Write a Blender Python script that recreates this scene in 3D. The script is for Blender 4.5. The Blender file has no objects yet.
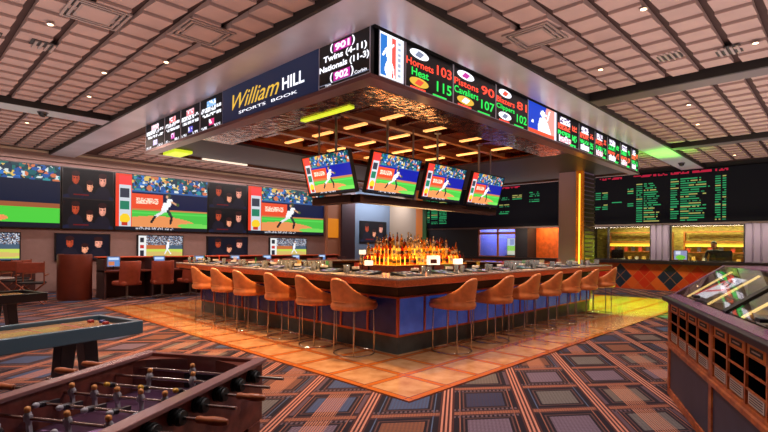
import bpy, math, random
import numpy as np
from mathutils import Matrix, Vector
random.seed(7)
sc = bpy.context.scene
COL = sc.collection
PI = math.pi
TH = math.radians(44.03); S_, C_ = math.sin(TH), math.cos(TH)

# ------------------------------------------------------------------ nodes
def srgb(r, g, b):
    def f(c):
        c /= 255.0
        return c / 12.92 if c <= 0.04045 else ((c + 0.055) / 1.055) ** 2.4
    return (f(r), f(g), f(b), 1.0)

MATS = {}
def mat(name, col=(0.5, 0.5, 0.5, 1), rough=0.5, metal=0.0, emis=None, estr=0.0, noise=0.0, nscale=8.0, trans=0.0,
        coat=0.0, bump=0.0, bscale=40.0, spec=0.5, stretch=None):
    if name in MATS: return MATS[name]
    m = bpy.data.materials.new(name); m.use_nodes = True
    nt = m.node_tree; b = nt.nodes['Principled BSDF']
    b.inputs['Base Color'].default_value = col
    b.inputs['Roughness'].default_value = rough
    b.inputs['Metallic'].default_value = metal
    b.inputs['Specular IOR Level'].default_value = spec
    if trans: b.inputs['Transmission Weight'].default_value = trans
    if coat:
        b.inputs['Coat Weight'].default_value = coat; b.inputs['Coat Roughness'].default_value = 0.1
    if emis is not None:
        b.inputs['Emission Color'].default_value = emis; b.inputs['Emission Strength'].default_value = estr
    if noise or bump:
        tc = nt.nodes.new('ShaderNodeTexCoord'); src = tc.outputs['Object']
        if stretch:
            mp = nt.nodes.new('ShaderNodeMapping'); mp.inputs['Scale'].default_value = stretch
            nt.links.new(src, mp.inputs[0]); src = mp.outputs[0]
        n = nt.nodes.new('ShaderNodeTexNoise'); n.inputs['Scale'].default_value = nscale if noise else bscale
        n.inputs['Detail'].default_value = 5
        nt.links.new(src, n.inputs['Vector'])
        if noise:
            mx = nt.nodes.new('ShaderNodeMix'); mx.data_type = 'RGBA'
            d = tuple(c * (1 - noise) for c in col[:3]) + (1,); l = tuple(min(1, c * (1 + noise)) for c in col[:3]) + (1,)
            mx.inputs[6].default_value = d; mx.inputs[7].default_value = l
            rp = nt.nodes.new('ShaderNodeMapRange'); rp.inputs[1].default_value = 0.3; rp.inputs[2].default_value = 0.7
            nt.links.new(n.outputs[0], rp.inputs[0]); nt.links.new(rp.outputs[0], mx.inputs[0]); nt.links.new(mx.outputs[2], b.inputs['Base Color'])
        if bump:
            bp = nt.nodes.new('ShaderNodeBump'); bp.inputs['Strength'].default_value = bump; bp.inputs['Distance'].default_value = 0.01
            nt.links.new(n.outputs[0], bp.inputs['Height']); nt.links.new(bp.outputs[0], b.inputs['Normal'])
    MATS[name] = m
    return m

class E:
    """tiny expression wrapper around math nodes"""
    def __init__(s, nt, o): s.nt, s.o = nt, o
    def _m(s, op, b=None, c=None):
        n = s.nt.nodes.new('ShaderNodeMath'); n.operation = op
        for i, v in enumerate((s, b, c)):
            if v is None: continue
            if isinstance(v, E): s.nt.links.new(v.o, n.inputs[i])
            else: n.inputs[i].default_value = v
        return E(s.nt, n.outputs[0])
    def __add__(s, b): return s._m('ADD', b)
    def __sub__(s, b): return s._m('SUBTRACT', b)
    def __mul__(s, b): return s._m('MULTIPLY', b)
    def frac(s): return s._m('FRACT')
    def floor(s): return s._m('FLOOR')
    def abs(s): return s._m('ABSOLUTE')
    def gt(s, b): return s._m('GREATER_THAN', b)
    def lt(s, b): return s._m('LESS_THAN', b)
    def max(s, b): return s._m('MAXIMUM', b)
    def min(s, b): return s._m('MINIMUM', b)
def mixc(nt, f, a, b):
    n = nt.nodes.new('ShaderNodeMix'); n.data_type = 'RGBA'
    nt.links.new(f.o, n.inputs[0])
    for i, v in ((6, a), (7, b)):
        if isinstance(v, tuple): n.inputs[i].default_value = v
        else: nt.links.new(v, n.inputs[i])
    return n.outputs[2]
def xyz(nt, obj=True):
    tc = nt.nodes.new('ShaderNodeTexCoord'); s = nt.nodes.new('ShaderNodeSeparateXYZ')
    nt.links.new(tc.outputs['Object'], s.inputs[0])
    return [E(nt, s.outputs[i]) for i in range(3)]
def base_mat(name, rough=0.8):
    m = bpy.data.materials.new(name); m.use_nodes = True
    b = m.node_tree.nodes['Principled BSDF']; b.inputs['Roughness'].default_value = rough
    MATS[name] = m
    return m, m.node_tree, b

def carpet_mat():
    m, nt, b = base_mat('carpet_plaid', 0.95)
    b.inputs['Specular IOR Level'].default_value = 0.15
    X, Y, Z = xyz(nt)
    a1, a2 = math.radians(8.8), math.radians(82.6)
    # right = S X - C Y ; fwd = C X + S Y ; right = q sin a1 + p sin a2 ; fwd = q cos a1 + p cos a2
    det = math.sin(a1) * math.cos(a2) - math.sin(a2) * math.cos(a1)
    def pq(r, f): return ((r * -math.cos(a1) + f * math.sin(a1)) / det, (r * math.cos(a2) - f * math.sin(a2)) / det)
    px, qx = pq(S_, C_); py, qy = pq(-C_, S_)
    # phase: a triple stripe crosses a band at right .58, forward 4.30
    p0, q0 = pq(0.575, 4.29)
    P = 0.745
    p = (X * px + Y * py - p0) * (1 / P); q = (X * qx + Y * qy - q0) * (1 / P)
    # slightly wavering woven edges
    fp = (p + 0.5).frac() - 0.5; fq = (q + 0.5).frac() - 0.5      # distance to stripe / band centre
    ip = (p - 0.0).floor(); iq = q.floor()
    cp = p.frac(); cq = q.frac()
    wn = nt.nodes.new('ShaderNodeTexWhiteNoise'); wn.noise_dimensions = '2D'
    cb = nt.nodes.new('ShaderNodeCombineXYZ'); nt.links.new(ip.o, cb.inputs[0]); nt.links.new(iq.o, cb.inputs[1]); nt.links.new(cb.outputs[0], wn.inputs['Vector'])
    rnd = E(nt, wn.outputs['Value'])
    ramp = nt.nodes.new('ShaderNodeValToRGB'); ramp.color_ramp.interpolation = 'CONSTANT'
    cols = [(0, srgb(116, 104, 96)), (0.16, srgb(70, 88, 124)), (0.42, srgb(134, 84, 62)), (0.54, srgb(130, 110, 128)), (0.70, srgb(58, 62, 92)), (0.88, srgb(122, 116, 112))]
    el = ramp.color_ramp.elements
    el[0].position = 0; el[0].color = cols[0][1]; el[1].position = cols[1][0]; el[1].color = cols[1][1]
    for pos, c in cols[2:]:
        e = el.new(pos); e.color = c
    nt.links.new(rnd.o, ramp.inputs[0])
    dark = srgb(36, 28, 38)
    # weave hatch
    hat = ((cp * 22).frac()).gt(0.5); hat2 = ((cq * 22).frac()).gt(0.5); diag = (((cp + cq) * 24).frac()).gt(0.55)
    w = hat * 0.25 + hat2 * 0.25
    inner = mixc(nt, w, ramp.outputs[0], srgb(78, 58, 62))
    inner = mixc(nt, diag * (rnd.gt(0.5)) * 0.4, inner, dark)
    dx = (cp - 0.5).abs(); dy = (cq - 0.5).abs()
    ins = dx.lt(0.25) * dy.lt(0.27)
    col = mixc(nt, ins, dark, inner)
    # thin orange frame lines inside the dark border
    fr1 = (dx.lt(0.30) * dy.lt(0.33)) * (dx.gt(0.28).max(dy.gt(0.31)))
    col = mixc(nt, fr1 * 0.7, col, srgb(112, 76, 70))
    fr2 = (dx.lt(0.345) * dx.gt(0.33)) * rnd.gt(0.35)
    col = mixc(nt, fr2, col, mixc(nt, ((rnd * 3.7).frac()).gt(0.5), srgb(150, 96, 78), srgb(80, 94, 124)))
    # blue-grey corner blocks and side bars in some cells
    cbk = dx.gt(0.36) * dx.lt(0.41) * dy.lt(0.36) * ((rnd * 5.1).frac()).gt(0.5)
    col = mixc(nt, cbk, col, srgb(96, 74, 84))
    hb = dy.gt(0.35) * dy.lt(0.42) * ((cp * 18).frac()).gt(0.5) * ((rnd * 9.1).frac()).gt(0.4)
    col = mixc(nt, hb, col, srgb(104, 84, 92))
    # fine vertical pinstripes crossing the middle of some cells
    ps = dx.lt(0.14) * ((cp * 34).frac()).gt(0.5) * ((rnd * 7.3).frac()).gt(0.55)
    col = mixc(nt, ps * 0.9, col, srgb(196, 128, 98))
    # cross bands
    band = fq.abs().lt(0.05)
    bc = mixc(nt, ((p * 30).frac()).gt(0.6) * 0.45, srgb(150, 92, 72), srgb(96, 58, 54))
    col = mixc(nt, band, col, bc)
    bedge = fq.abs().gt(0.075) * fq.abs().lt(0.09)
    col = mixc(nt, bedge, col, srgb(100, 62, 58))
    # triple stripes
    tri = fp.abs().lt(0.075) * ((fp * 20.0 + 0.5).frac() - 0.5).abs().lt(0.24)
    trd = fp.abs().lt(0.09)
    col = mixc(nt, trd, col, srgb(76, 42, 42))
    tc = mixc(nt, ((q * 30).frac()).gt(0.5) * 0.25, srgb(204, 138, 116), srgb(160, 92, 74))
    col = mixc(nt, tri, col, tc)
    n = nt.nodes.new('ShaderNodeTexNoise'); n.inputs['Scale'].default_value = 120
    t = nt.nodes.new('ShaderNodeTexCoord'); nt.links.new(t.outputs['Object'], n.inputs['Vector'])
    nn = nt.nodes.new('ShaderNodeMix'); nn.data_type = 'RGBA'; nn.blend_type = 'MULTIPLY'; nn.inputs[0].default_value = 0.62
    nt.links.new(col, nn.inputs[6]); nt.links.new(n.outputs[0], nn.inputs[7])
    nt.links.new(nn.outputs[2], b.inputs['Base Color'])
    bp = nt.nodes.new('ShaderNodeBump'); bp.inputs['Strength'].default_value = 0.3; bp.inputs['Distance'].default_value = 0.004
    nt.links.new(n.outputs[0], bp.inputs['Height']); nt.links.new(bp.outputs[0], b.inputs['Normal'])
    return m

def platform_mat():
    m, nt, b = base_mat('honed_stone_tile', 0.14)
    X, Y, Z = xyz(nt)
    fx = ((X - 3.47) * (1 / 0.62)).frac(); fy = ((Y - 3.0) * (1 / 0.62)).frac()
    g = fx.lt(0.14).max(fy.lt(0.14))
    ln = (fx.lt(0.015).max(fy.lt(0.015))).max((fx - 0.14).abs().lt(0.008).max((fy - 0.14).abs().lt(0.008)))
    n = nt.nodes.new('ShaderNodeTexNoise'); n.inputs['Scale'].default_value = 5; n.inputs['Detail'].default_value = 6
    t = nt.nodes.new('ShaderNodeTexCoord'); nt.links.new(t.outputs['Object'], n.inputs['Vector'])
    rp = nt.nodes.new('ShaderNodeMapRange'); rp.inputs[1].default_value = 0.3; rp.inputs[2].default_value = 0.7
    nt.links.new(n.outputs[0], rp.inputs[0])
    mott = mixc(nt, E(nt, rp.outputs[0]), srgb(174, 118, 72), srgb(206, 156, 108))
    c = mixc(nt, g, mott, srgb(186, 98, 40))
    c = mixc(nt, ln, c, srgb(120, 62, 34))
    nt.links.new(c, b.inputs['Base Color'])
    b.inputs['Coat Weight'].default_value = 0.3; b.inputs['Coat Roughness'].default_value = 0.12
    return m

def argyle_mat():
    m, nt, b = base_mat('argyle_tile', 0.3)
    X, Y, Z = xyz(nt)
    # local: X along wall, Z up; diamonds 1.55 wide
    Zc = Z - 0.465; Xc = X - 0.68
    a = Xc * (1 / 0.82) + Zc * (1 / 0.93); c = Xc * (1 / 0.82) - Zc * (1 / 0.93)
    fa = a.frac(); fc = c.frac(); ia = a.floor(); ic = c.floor()
    row = (ia - ic).abs().lt(0.5)
    even = ((ia * 0.5).frac()).lt(0.25)
    wn = nt.nodes.new('ShaderNodeTexWhiteNoise'); wn.noise_dimensions = '2D'
    cb = nt.nodes.new('ShaderNodeCombineXYZ'); nt.links.new((a * 2).floor().o, cb.inputs[0]); nt.links.new((c * 2).floor().o, cb.inputs[1]); nt.links.new(cb.outputs[0], wn.inputs['Vector'])
    rv = E(nt, wn.outputs['Value'])
    base = mixc(nt, rv, srgb(200, 62, 24), srgb(228, 108, 38))
    red = mixc(nt, rv, srgb(190, 36, 16), srgb(212, 58, 24))
    col = mixc(nt, row, base, red)
    col = mixc(nt, row * even, col, srgb(34, 48, 64))
    ln = ((fa * 2).frac()).lt(0.05).max(((fc * 2).frac()).lt(0.05))
    col = mixc(nt, ln * 0.7, col, srgb(206, 130, 74))
    nt.links.new(col, b.inputs['Base Color'])
    return m

def wood_mat(name, c1, c2, rough=0.35, scale=(1, 12, 12), coat=0.3):
    m, nt, b = base_mat(name, rough)
    tc = nt.nodes.new('ShaderNodeTexCoord'); mp = nt.nodes.new('ShaderNodeMapping'); mp.inputs['Scale'].default_value = scale
    n = nt.nodes.new('ShaderNodeTexNoise'); n.inputs['Scale'].default_value = 3; n.inputs['Detail'].default_value = 6
    nt.links.new(tc.outputs['Object'], mp.inputs[0]); nt.links.new(mp.outputs[0], n.inputs['Vector'])
    rp = nt.nodes.new('ShaderNodeMapRange'); rp.inputs[1].default_value = 0.35; rp.inputs[2].default_value = 0.65
    nt.links.new(n.outputs[0], rp.inputs[0])
    nt.links.new(mixc(nt, E(nt, rp.outputs[0]), c1, c2), b.inputs['Base Color'])
    b.inputs['Coat Weight'].default_value = coat
    return m

def screen_mat(name, strength):
    m = bpy.data.materials.new(name); m.use_nodes = True; nt = m.node_tree
    b = nt.nodes['Principled BSDF']; b.inputs['Base Color'].default_value = (0.01, 0.01, 0.01, 1); b.inputs['Roughness'].default_value = 0.5; b.inputs['Specular IOR Level'].default_value = 0.15
    a = nt.nodes.new('ShaderNodeAttribute'); a.attribute_name = 'Col'
    nt.links.new(a.outputs['Color'], b.inputs['Emission Color']); b.inputs['Emission Strength'].default_value = strength
    MATS[name] = m
    return m

# ------------------------------------------------------------------ mesh builder
class MB:
    def __init__(s): s.v, s.f, s.m, s.sm = [], [], [], []
    def add(s, vs, fs, mi=0, smooth=False):
        o = len(s.v); s.v += [tuple(v) for v in vs]
        for f in fs: s.f.append(tuple(i + o for i in f)); s.m.append(mi); s.sm.append(smooth)
        return s
    def box(s, x0, y0, z0, x1, y1, z1, mi=0):
        vs = [(x, y, z) for z in (z0, z1) for y in (y0, y1) for x in (x0, x1)]
        return s.add(vs, [(0, 2, 3, 1), (4, 5, 7, 6), (0, 1, 5, 4), (2, 6, 7, 3), (0, 4, 6, 2), (1, 3, 7, 5)], mi)
    def hexa(s, b4, t4, mi=0):
        return s.add(list(b4) + list(t4), [(3, 2, 1, 0), (4, 5, 6, 7), (0, 1, 5, 4), (1, 2, 6, 5), (2, 3, 7, 6), (3, 0, 4, 7)], mi)
    def tube(s, p0, p1, r, n=8, r1=None, mi=0):
        p0, p1 = Vector(p0), Vector(p1); d = (p1 - p0).normalized(); r1 = r if r1 is None else r1
        u = d.orthogonal().normalized(); w = d.cross(u)
        vs = [p + (u * math.cos(2 * PI * i / n) + w * math.sin(2 * PI * i / n)) * rr for p, rr in ((p0, r), (p1, r1)) for i in range(n)]
        s.add(vs, [(i, (i + 1) % n, n + (i + 1) % n, n + i) for i in range(n)], mi, True)
        s.add(vs, [tuple(range(n - 1, -1, -1)), tuple(range(n, 2 * n))], mi)
        return s
    def path(s, pts, r, n=8, mi=0, closed=False):
        pts = list(pts)
        if closed: pts.append(pts[0])
        for a, b in zip(pts, pts[1:]): s.tube(a, b, r, n, mi=mi)
        return s
    def lathe(s, c, prof, n=14, mi=0):
        vs = [(c[0] + r * math.cos(2 * PI * i / n), c[1] + r * math.sin(2 * PI * i / n), c[2] + z) for r, z in prof for i in range(n)]
        k = len(prof)
        fs = [(j * n + i, j * n + (i + 1) % n, (j + 1) * n + (i + 1) % n, (j + 1) * n + i) for j in range(k - 1) for i in range(n)]
        s.add(vs, fs, mi, True)
        s.add(vs[:n], [tuple(range(n - 1, -1, -1))], mi); s.add(vs[-n:], [tuple(range(n))], mi)
        return s
    def prism(s, pts, axis, a0, a1, mi=0):
        """pts 2-D polygon, extruded along axis 'x','y' or 'z'"""
        def P(p, a): return {'x': (a, p[0], p[1]), 'y': (p[0], a, p[1]), 'z': (p[0], p[1], a)}[axis]
        n = len(pts); vs = [P(p, a0) for p in pts] + [P(p, a1) for p in pts]
        return s.add(vs, [tuple(range(n)), tuple(range(2 * n - 1, n - 1, -1))] + [(i, n + i, n + (i + 1) % n, (i + 1) % n) for i in range(n)], mi)
    def quad(s, a, b, c, d, mi=0): return s.add([a, b, c, d], [(0, 1, 2, 3)], mi)
    def grid(s, rows, mi=0, closed=False, smooth=True):
        n = len(rows[0]); vs = [p for r in rows for p in r]
        m = n if closed else n - 1
        return s.add(vs, [(j * n + i, j * n + (i + 1) % n, (j + 1) * n + (i + 1) % n, (j + 1) * n + i) for j in range(len(rows) - 1) for i in range(m)], mi, smooth)
    def mesh(s, name, mats):
        me = bpy.data.meshes.new(name); me.from_pydata(s.v, [], s.f)
        for m in (mats if isinstance(mats, (list, tuple)) else [mats]): me.materials.append(m)
        me.polygons.foreach_set('material_index', s.m); me.polygons.foreach_set('use_smooth', s.sm)
        me.update()
        return me
    def build(s, name, mats, parent=None, bevel=0.0, loc=None, rz=0.0):
        import bmesh
        me = s.mesh(name, mats)
        bm = bmesh.new(); bm.from_mesh(me); bmesh.ops.recalc_face_normals(bm, faces=bm.faces); bm.to_mesh(me); bm.free()
        o = bpy.data.objects.new(name, me); COL.objects.link(o)
        if parent: o.parent = parent
        if loc: o.location = loc
        if rz: o.rotation_euler = (0, 0, rz)
        if bevel:
            b = o.modifiers.new('bevel', 'BEVEL'); b.width = bevel; b.segments = 2; b.limit_method = 'ANGLE'; b.angle_limit = math.radians(40)
        return o

def tag(o, label=None, cat=None, group=None, kind=None):
    if label: o['label'] = label
    if cat: o['category'] = cat
    if group: o['group'] = group
    if kind: o['kind'] = kind
    return o
def thing(name, loc, label, cat, rz=0.0, group=None):
    o = bpy.data.objects.new(name, None); COL.objects.link(o); o.location = loc; o.rotation_euler = (0, 0, rz)
    o.empty_display_size = 0.1
    return tag(o, label, cat, group)
def struct(o): o['kind'] = 'structure'; return o
def copy_tree(o, parent=None):
    kids = [c for c in KIDS.get(o.name, [])] if False else list(o.children)
    c = o.copy(); COL.objects.link(c)
    if parent: c.parent = parent
    for k in kids: copy_tree(k, c)
    return c
ORD = ['first', 'second', 'third', 'fourth', 'fifth', 'sixth', 'seventh', 'eighth', 'ninth', 'tenth', 'eleventh', 'twelfth', 'thirteenth', 'fourteenth', 'fifteenth', 'sixteenth', 'seventeenth', 'eighteenth', 'nineteenth', 'twentieth',
       'twenty-first', 'twenty-second', 'twenty-third', 'twenty-fourth']
def cf(r, f, z=0.0): return (S_ * r + C_ * f, -C_ * r + S_ * f, z)

# ------------------------------------------------------------------ raster pictures shown on screens
class R:
    def __init__(s, w, h, bg=(0, 0, 0)):
        s.w, s.h = w, h; s.a = np.zeros((h, w, 3)); s.a[:] = bg
        s.yy, s.xx = np.mgrid[0:h, 0:w]; s.xx = (s.xx + 0.5) / w; s.yy = (s.yy + 0.5) / h
    def rect(s, x0, y0, x1, y1, c): s.a[(s.xx >= x0) & (s.xx < x1) & (s.yy >= y0) & (s.yy < y1)] = c; return s
    def ell(s, cx, cy, rx, ry, c): s.a[((s.xx - cx) / rx) ** 2 + ((s.yy - cy) / ry) ** 2 < 1] = c; return s
    def seg(s, x0, y0, x1, y1, t, c):
        d = np.hypot(x1 - x0, y1 - y0); u = ((s.xx - x0) * (x1 - x0) + (s.yy - y0) * (y1 - y0)) / d ** 2; u = np.clip(u, 0, 1)
        s.a[np.hypot(s.xx - x0 - u * (x1 - x0), s.yy - y0 - u * (y1 - y0)) < t] = c; return s
    def poly(s, pts, c):
        ins = np.zeros(s.xx.shape, bool); n = len(pts)
        for i in range(n):
            (x0, y0), (x1, y1) = pts[i], pts[(i + 1) % n]
            if y0 == y1: continue
            cr = ((y0 > s.yy) != (y1 > s.yy)) & (s.xx < (x1 - x0) * (s.yy - y0) / (y1 - y0) + x0)
            ins ^= cr
        s.a[ins] = c; return s
    def speck(s, x0, y0, x1, y1, cols, cell=1, p=1.0, rng=None):
        rng = rng or np.random.RandomState(3)
        for j in range(int(y0 * s.h), int(y1 * s.h), cell):
            for i in range(int(x0 * s.w), int(x1 * s.w), cell):
                if rng.rand() < p: s.a[j:min(j + cell, int(math.ceil(y1 * s.h))), i:min(i + cell, int(math.ceil(x1 * s.w)))] = cols[rng.randint(len(cols))]
        return s
    def text_rows(s, x0, y0, x1, y1, c, rng, dens=0.62):
        """illegible small lettering"""
        for j in range(int(y0 * s.h), int(y1 * s.h)):
            for i in range(int(x0 * s.w), int(x1 * s.w)):
                if rng.rand() < dens: s.a[j, i] = c
        return s
    def mesh(s, name, W, H, m, x0=0.0, z0=0.0):
        w, h = s.w, s.h
        xs = np.linspace(0, W, w + 1) + x0; zs = np.linspace(H, 0, h + 1) + z0
        v = np.zeros((h + 1, w + 1, 3)); v[..., 0] = xs[None, :]; v[..., 2] = zs[:, None]
        idx = np.arange((h + 1) * (w + 1)).reshape(h + 1, w + 1)
        f = np.stack([idx[1:, :-1], idx[1:, 1:], idx[:-1, 1:], idx[:-1, :-1]], -1).reshape(-1, 4)
        me = bpy.data.meshes.new(name); me.from_pydata(v.reshape(-1, 3).tolist(), [], f.tolist())
        at = me.color_attributes.new('Col', 'FLOAT_COLOR', 'CORNER')
        c = s.a / 255.0; c = np.where(c <= 0.04045, c / 12.92, ((c + 0.055) / 1.055) ** 2.4)
        c4 = np.ones((h * w, 4, 4)); c4[..., :3] = c.reshape(-1, 1, 3)
        at.data.foreach_set('color', c4.ravel())
        me.materials.append(m); me.update()
        return me
def mobj(name, me, parent=None, loc=None, rz=0.0):
    o = bpy.data.objects.new(name, me); COL.objects.link(o)
    if parent: o.parent = parent
    if loc: o.location = loc
    if rz: o.rotation_euler = (0, 0, rz)
    return o

def baseball(w=72, h=40, blue=(12, 22, 58), side=True):
    r = R(w, h, blue); rng = np.random.RandomState(5)
    crowd = [(205, 215, 215), (50, 140, 150), (30, 80, 150), (20, 50, 70), (214, 180, 90), (14, 90, 96), (14, 60, 70), (40, 110, 190), (15, 40, 60), (200, 110, 70), (12, 100, 96)]
    for _ in range(420):
        r.ell(rng.rand(), rng.rand() * 0.27, 0.012 + 0.022 * rng.rand(), 0.018 + 0.03 * rng.rand(), crowd[rng.randint(len(crowd))])
    r.rect(0, 0.28, 1, 0.6, blue).rect(0.15, 0.27, 1, 0.30, (50, 90, 150)).rect(0.14, 0.33, 0.48, 0.6, (226, 74, 40)); r.text_rows(0.2, 0.42, 0.44, 0.52, (255, 214, 190), rng, 0.7)
    r.rect(0, 0.6, 1, 0.645, (190, 120, 70)).rect(0, 0.64, 1, 0.93, (70, 186, 66)).rect(0, 0.66, 1, 0.7, (84, 205, 80))
    r.ell(0.42, 0.98, 0.5, 0.25, (224, 142, 84)).ell(0.85, 0.9, 0.2, 0.05, (110, 206, 84))
    # pitcher in mid stride
    r.seg(0.52, 0.5, 0.5, 0.62, 0.035, (236, 238, 240)).seg(0.56, 0.42, 0.54, 0.52, 0.03, (236, 238, 240)).ell(0.55, 0.33, 0.022, 0.045, (60, 70, 50)).ell(0.53, 0.36, 0.014, 0.03, (206, 156, 120))
    r.seg(0.5, 0.63, 0.4, 0.74, 0.02, (220, 222, 226)).seg(0.4, 0.74, 0.36, 0.85, 0.014, (30, 30, 34)).seg(0.54, 0.62, 0.58, 0.74, 0.018, (40, 60, 54)).seg(0.58, 0.74, 0.57, 0.86, 0.014, (30, 30, 34))
    r.seg(0.58, 0.45, 0.64, 0.5, 0.015, (206, 156, 120)).ell(0.65, 0.5, 0.018, 0.03, (70, 90, 40))
    if side:
        r.rect(0, 0, 0.155, 1, (226, 60, 34)).rect(0.03, 0.03, 0.15, 0.2, (240, 60, 60)).rect(0.03, 0.2, 0.15, 0.97, (200, 206, 214))
        r.rect(0.045, 0.26, 0.13, 0.42, (50, 56, 70)).rect(0.045, 0.48, 0.13, 0.64, (30, 120, 90)).ell(0.09, 0.8, 0.05, 0.09, (240, 200, 40)).rect(0.06, 0.86, 0.12, 0.93, (190, 50, 30))
    r.rect(0, 0.94, 1, 1, (16, 20, 34)); r.text_rows(0.2, 0.945, 0.6, 0.985, (200, 200, 210), rng, 0.4)
    return r
def field(w=72, h=40):
    r = baseball(w, h, side=False)
    r.rect(0, 0.25, 1, 0.68, (14, 24, 48)).rect(0, 0.6, 1, 0.68, (150, 84, 50)).rect(0, 0.68, 1, 0.92, (74, 196, 60)).ell(0.2, 0.86, 0.42, 0.09, (228, 140, 84)).rect(0, 0.93, 1, 1, (16, 20, 34))
    r.ell(0.12, 0.4, 0.04, 0.1, (220, 220, 220)).ell(0.12, 0.27, 0.02, 0.05, (200, 150, 120))
    return r
def small_field(w=60, h=34):
    r = R(w, h, (70, 90, 110)); rng = np.random.RandomState(9)
    r.speck(0, 0, 1, 0.42, [(200, 205, 215), (60, 80, 110), (40, 46, 60), (130, 140, 160), (110, 70, 50)], 1, 1, rng)
    r.rect(0.12, 0.42, 0.6, 0.58, (190, 104, 56)).rect(0, 0.58, 1, 0.95, (190, 208, 84)).ell(0.5, 0.8, 0.6, 0.1, (206, 176, 100))
    r.rect(0, 0, 0.16, 1, (225, 225, 225)).rect(0.03, 0.1, 0.12, 0.3, (40, 40, 50)).rect(0.03, 0.4, 0.12, 0.55, (190, 40, 40)).rect(0.03, 0.65, 0.12, 0.9, (40, 40, 50))
    r.seg(0.66, 0.3, 0.64, 0.6, 0.03, (240, 240, 245)).seg(0.64, 0.6, 0.58, 0.82, 0.015, (230, 230, 235)).seg(0.65, 0.6, 0.72, 0.8, 0.015, (230, 230, 235)).ell(0.67, 0.22, 0.02, 0.05, (180, 130, 100))
    return r
def faces(w=56, h=34, tint=(8, 8, 14)):
    r = R(w, h, tint)
    r.ell(0.5, 1.0, 0.55, 0.2, (20, 26, 52))
    for x, y, s, c in ((0.24, 0.30, 1.35, (160, 60, 34)), (0.52, 0.56, 1.2, (214, 140, 108)), (0.78, 0.32, 1.4, (206, 136, 116))):
        r.ell(x, y + 0.36 * s, 0.11 * s, 0.2 * s, (22, 20, 34))
        r.ell(x, y + 0.02, 0.052 * s, 0.145 * s, c).ell(x - 0.015, y + 0.03, 0.022 * s, 0.09 * s, tuple(min(255, int(k * 1.15)) for k in c)).ell(x, y - 0.1 * s, 0.062 * s, 0.07 * s, (44, 16, 18))
        r.rect(x - 0.03 * s, y - 0.0, x - 0.012 * s, y + 0.03, (40, 20, 20)).rect(x + 0.012 * s, y, x + 0.03 * s, y + 0.03, (40, 20, 20))
    r.rect(0.2, 0.86, 0.5, 0.9, (100, 16, 18))
    return r

# ------------------------------------------------------------------ lettering
_tc = {}
def text_geo(txt, shear=0.0, bold=0.0):
    k = (txt, shear, bold)
    if k in _tc: return _tc[k]
    cu = bpy.data.curves.new('lettering', 'FONT'); cu.body = txt; cu.size = 1; cu.shear = shear; cu.offset = bold; cu.resolution_u = 3
    o = bpy.data.objects.new('lettering_tmp', cu); COL.objects.link(o)
    dg = bpy.context.evaluated_depsgraph_get(); dg.update()
    me = bpy.data.meshes.new_from_object(o.evaluated_get(dg))
    vs = [tuple(v.co) for v in me.vertices]; fs = [tuple(p.vertices) for p in me.polygons]
    bpy.data.objects.remove(o); bpy.data.curves.remove(cu); bpy.data.meshes.remove(me)
    xs = [v[0] for v in vs]; ys = [v[1] for v in vs]
    _tc[k] = (vs, fs, min(xs), max(xs), min(ys), max(ys))
    return _tc[k]
def put_text(mb, txt, x0, z0, x1, z1, y=-0.004, mi=0, shear=0.0, bold=0.012):
    vs, fs, a, b, c, d = text_geo(txt, shear, bold)
    mb.add([(x0 + (v[0] - a) / (b - a) * (x1 - x0), y, z0 + (v[1] - c) / (d - c) * (z1 - z0)) for v in vs], fs, mi)

# ------------------------------------------------------------------ materials
WHITE_E = mat('lit_white', (0.02,) * 3 + (1,), 0.4, emis=srgb(240, 240, 250), estr=1.6)
RED_E = mat('lit_red', (0.02,) * 3 + (1,), 0.4, emis=srgb(255, 72, 48), estr=1.5)
GREEN_E = mat('lit_green', (0.02,) * 3 + (1,), 0.4, emis=srgb(30, 220, 80), estr=1.4)
GOLD_E = mat('lit_gold', (0.02,) * 3 + (1,), 0.4, emis=srgb(226, 180, 60), estr=1.2)
NAVY_E = mat('navy_sign', srgb(10, 26, 52), 0.35, emis=srgb(8, 34, 70), estr=0.55)
BLACK_S = mat('screen_black', srgb(8, 8, 12), 0.8, spec=0.1)
MAG_E = mat('lit_magenta', (0.02,) * 3 + (1,), 0.4, emis=srgb(190, 40, 150), estr=1.3)
GREY_E = mat('lit_grey', (0.02,) * 3 + (1,), 0.4, emis=srgb(150, 160, 190), estr=0.8)
SCR = screen_mat('video_picture', 1.15)
SCR_HOT = screen_mat('video_picture_bright', 1.45)
SCR_LED = screen_mat('led_board_picture', 0.9)
SCR_LED.node_tree.nodes['Principled BSDF'].inputs['Roughness'].default_value = 0.9
SCR_LED.node_tree.nodes['Principled BSDF'].inputs['Specular IOR Level'].default_value = 0.1
BEZEL = mat('black_plastic', srgb(14, 14, 16), 0.35)
CARPET = carpet_mat(); STONE = platform_mat(); ARGYLE = argyle_mat()
TILE_C = mat('ceiling_tile', srgb(176, 148, 140), 0.75, noise=0.08, nscale=2)
TILE_GAP = mat('ceiling_gap', srgb(66, 38, 32), 0.8)
SILVER = mat('brushed_soffit', srgb(200, 198, 210), 0.32, 0.25, noise=0.12, nscale=1.2)
DARKLINE = mat('shadow_trim', srgb(34, 28, 26), 0.6)  # dark-coloured side faces, reveals and backings
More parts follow.
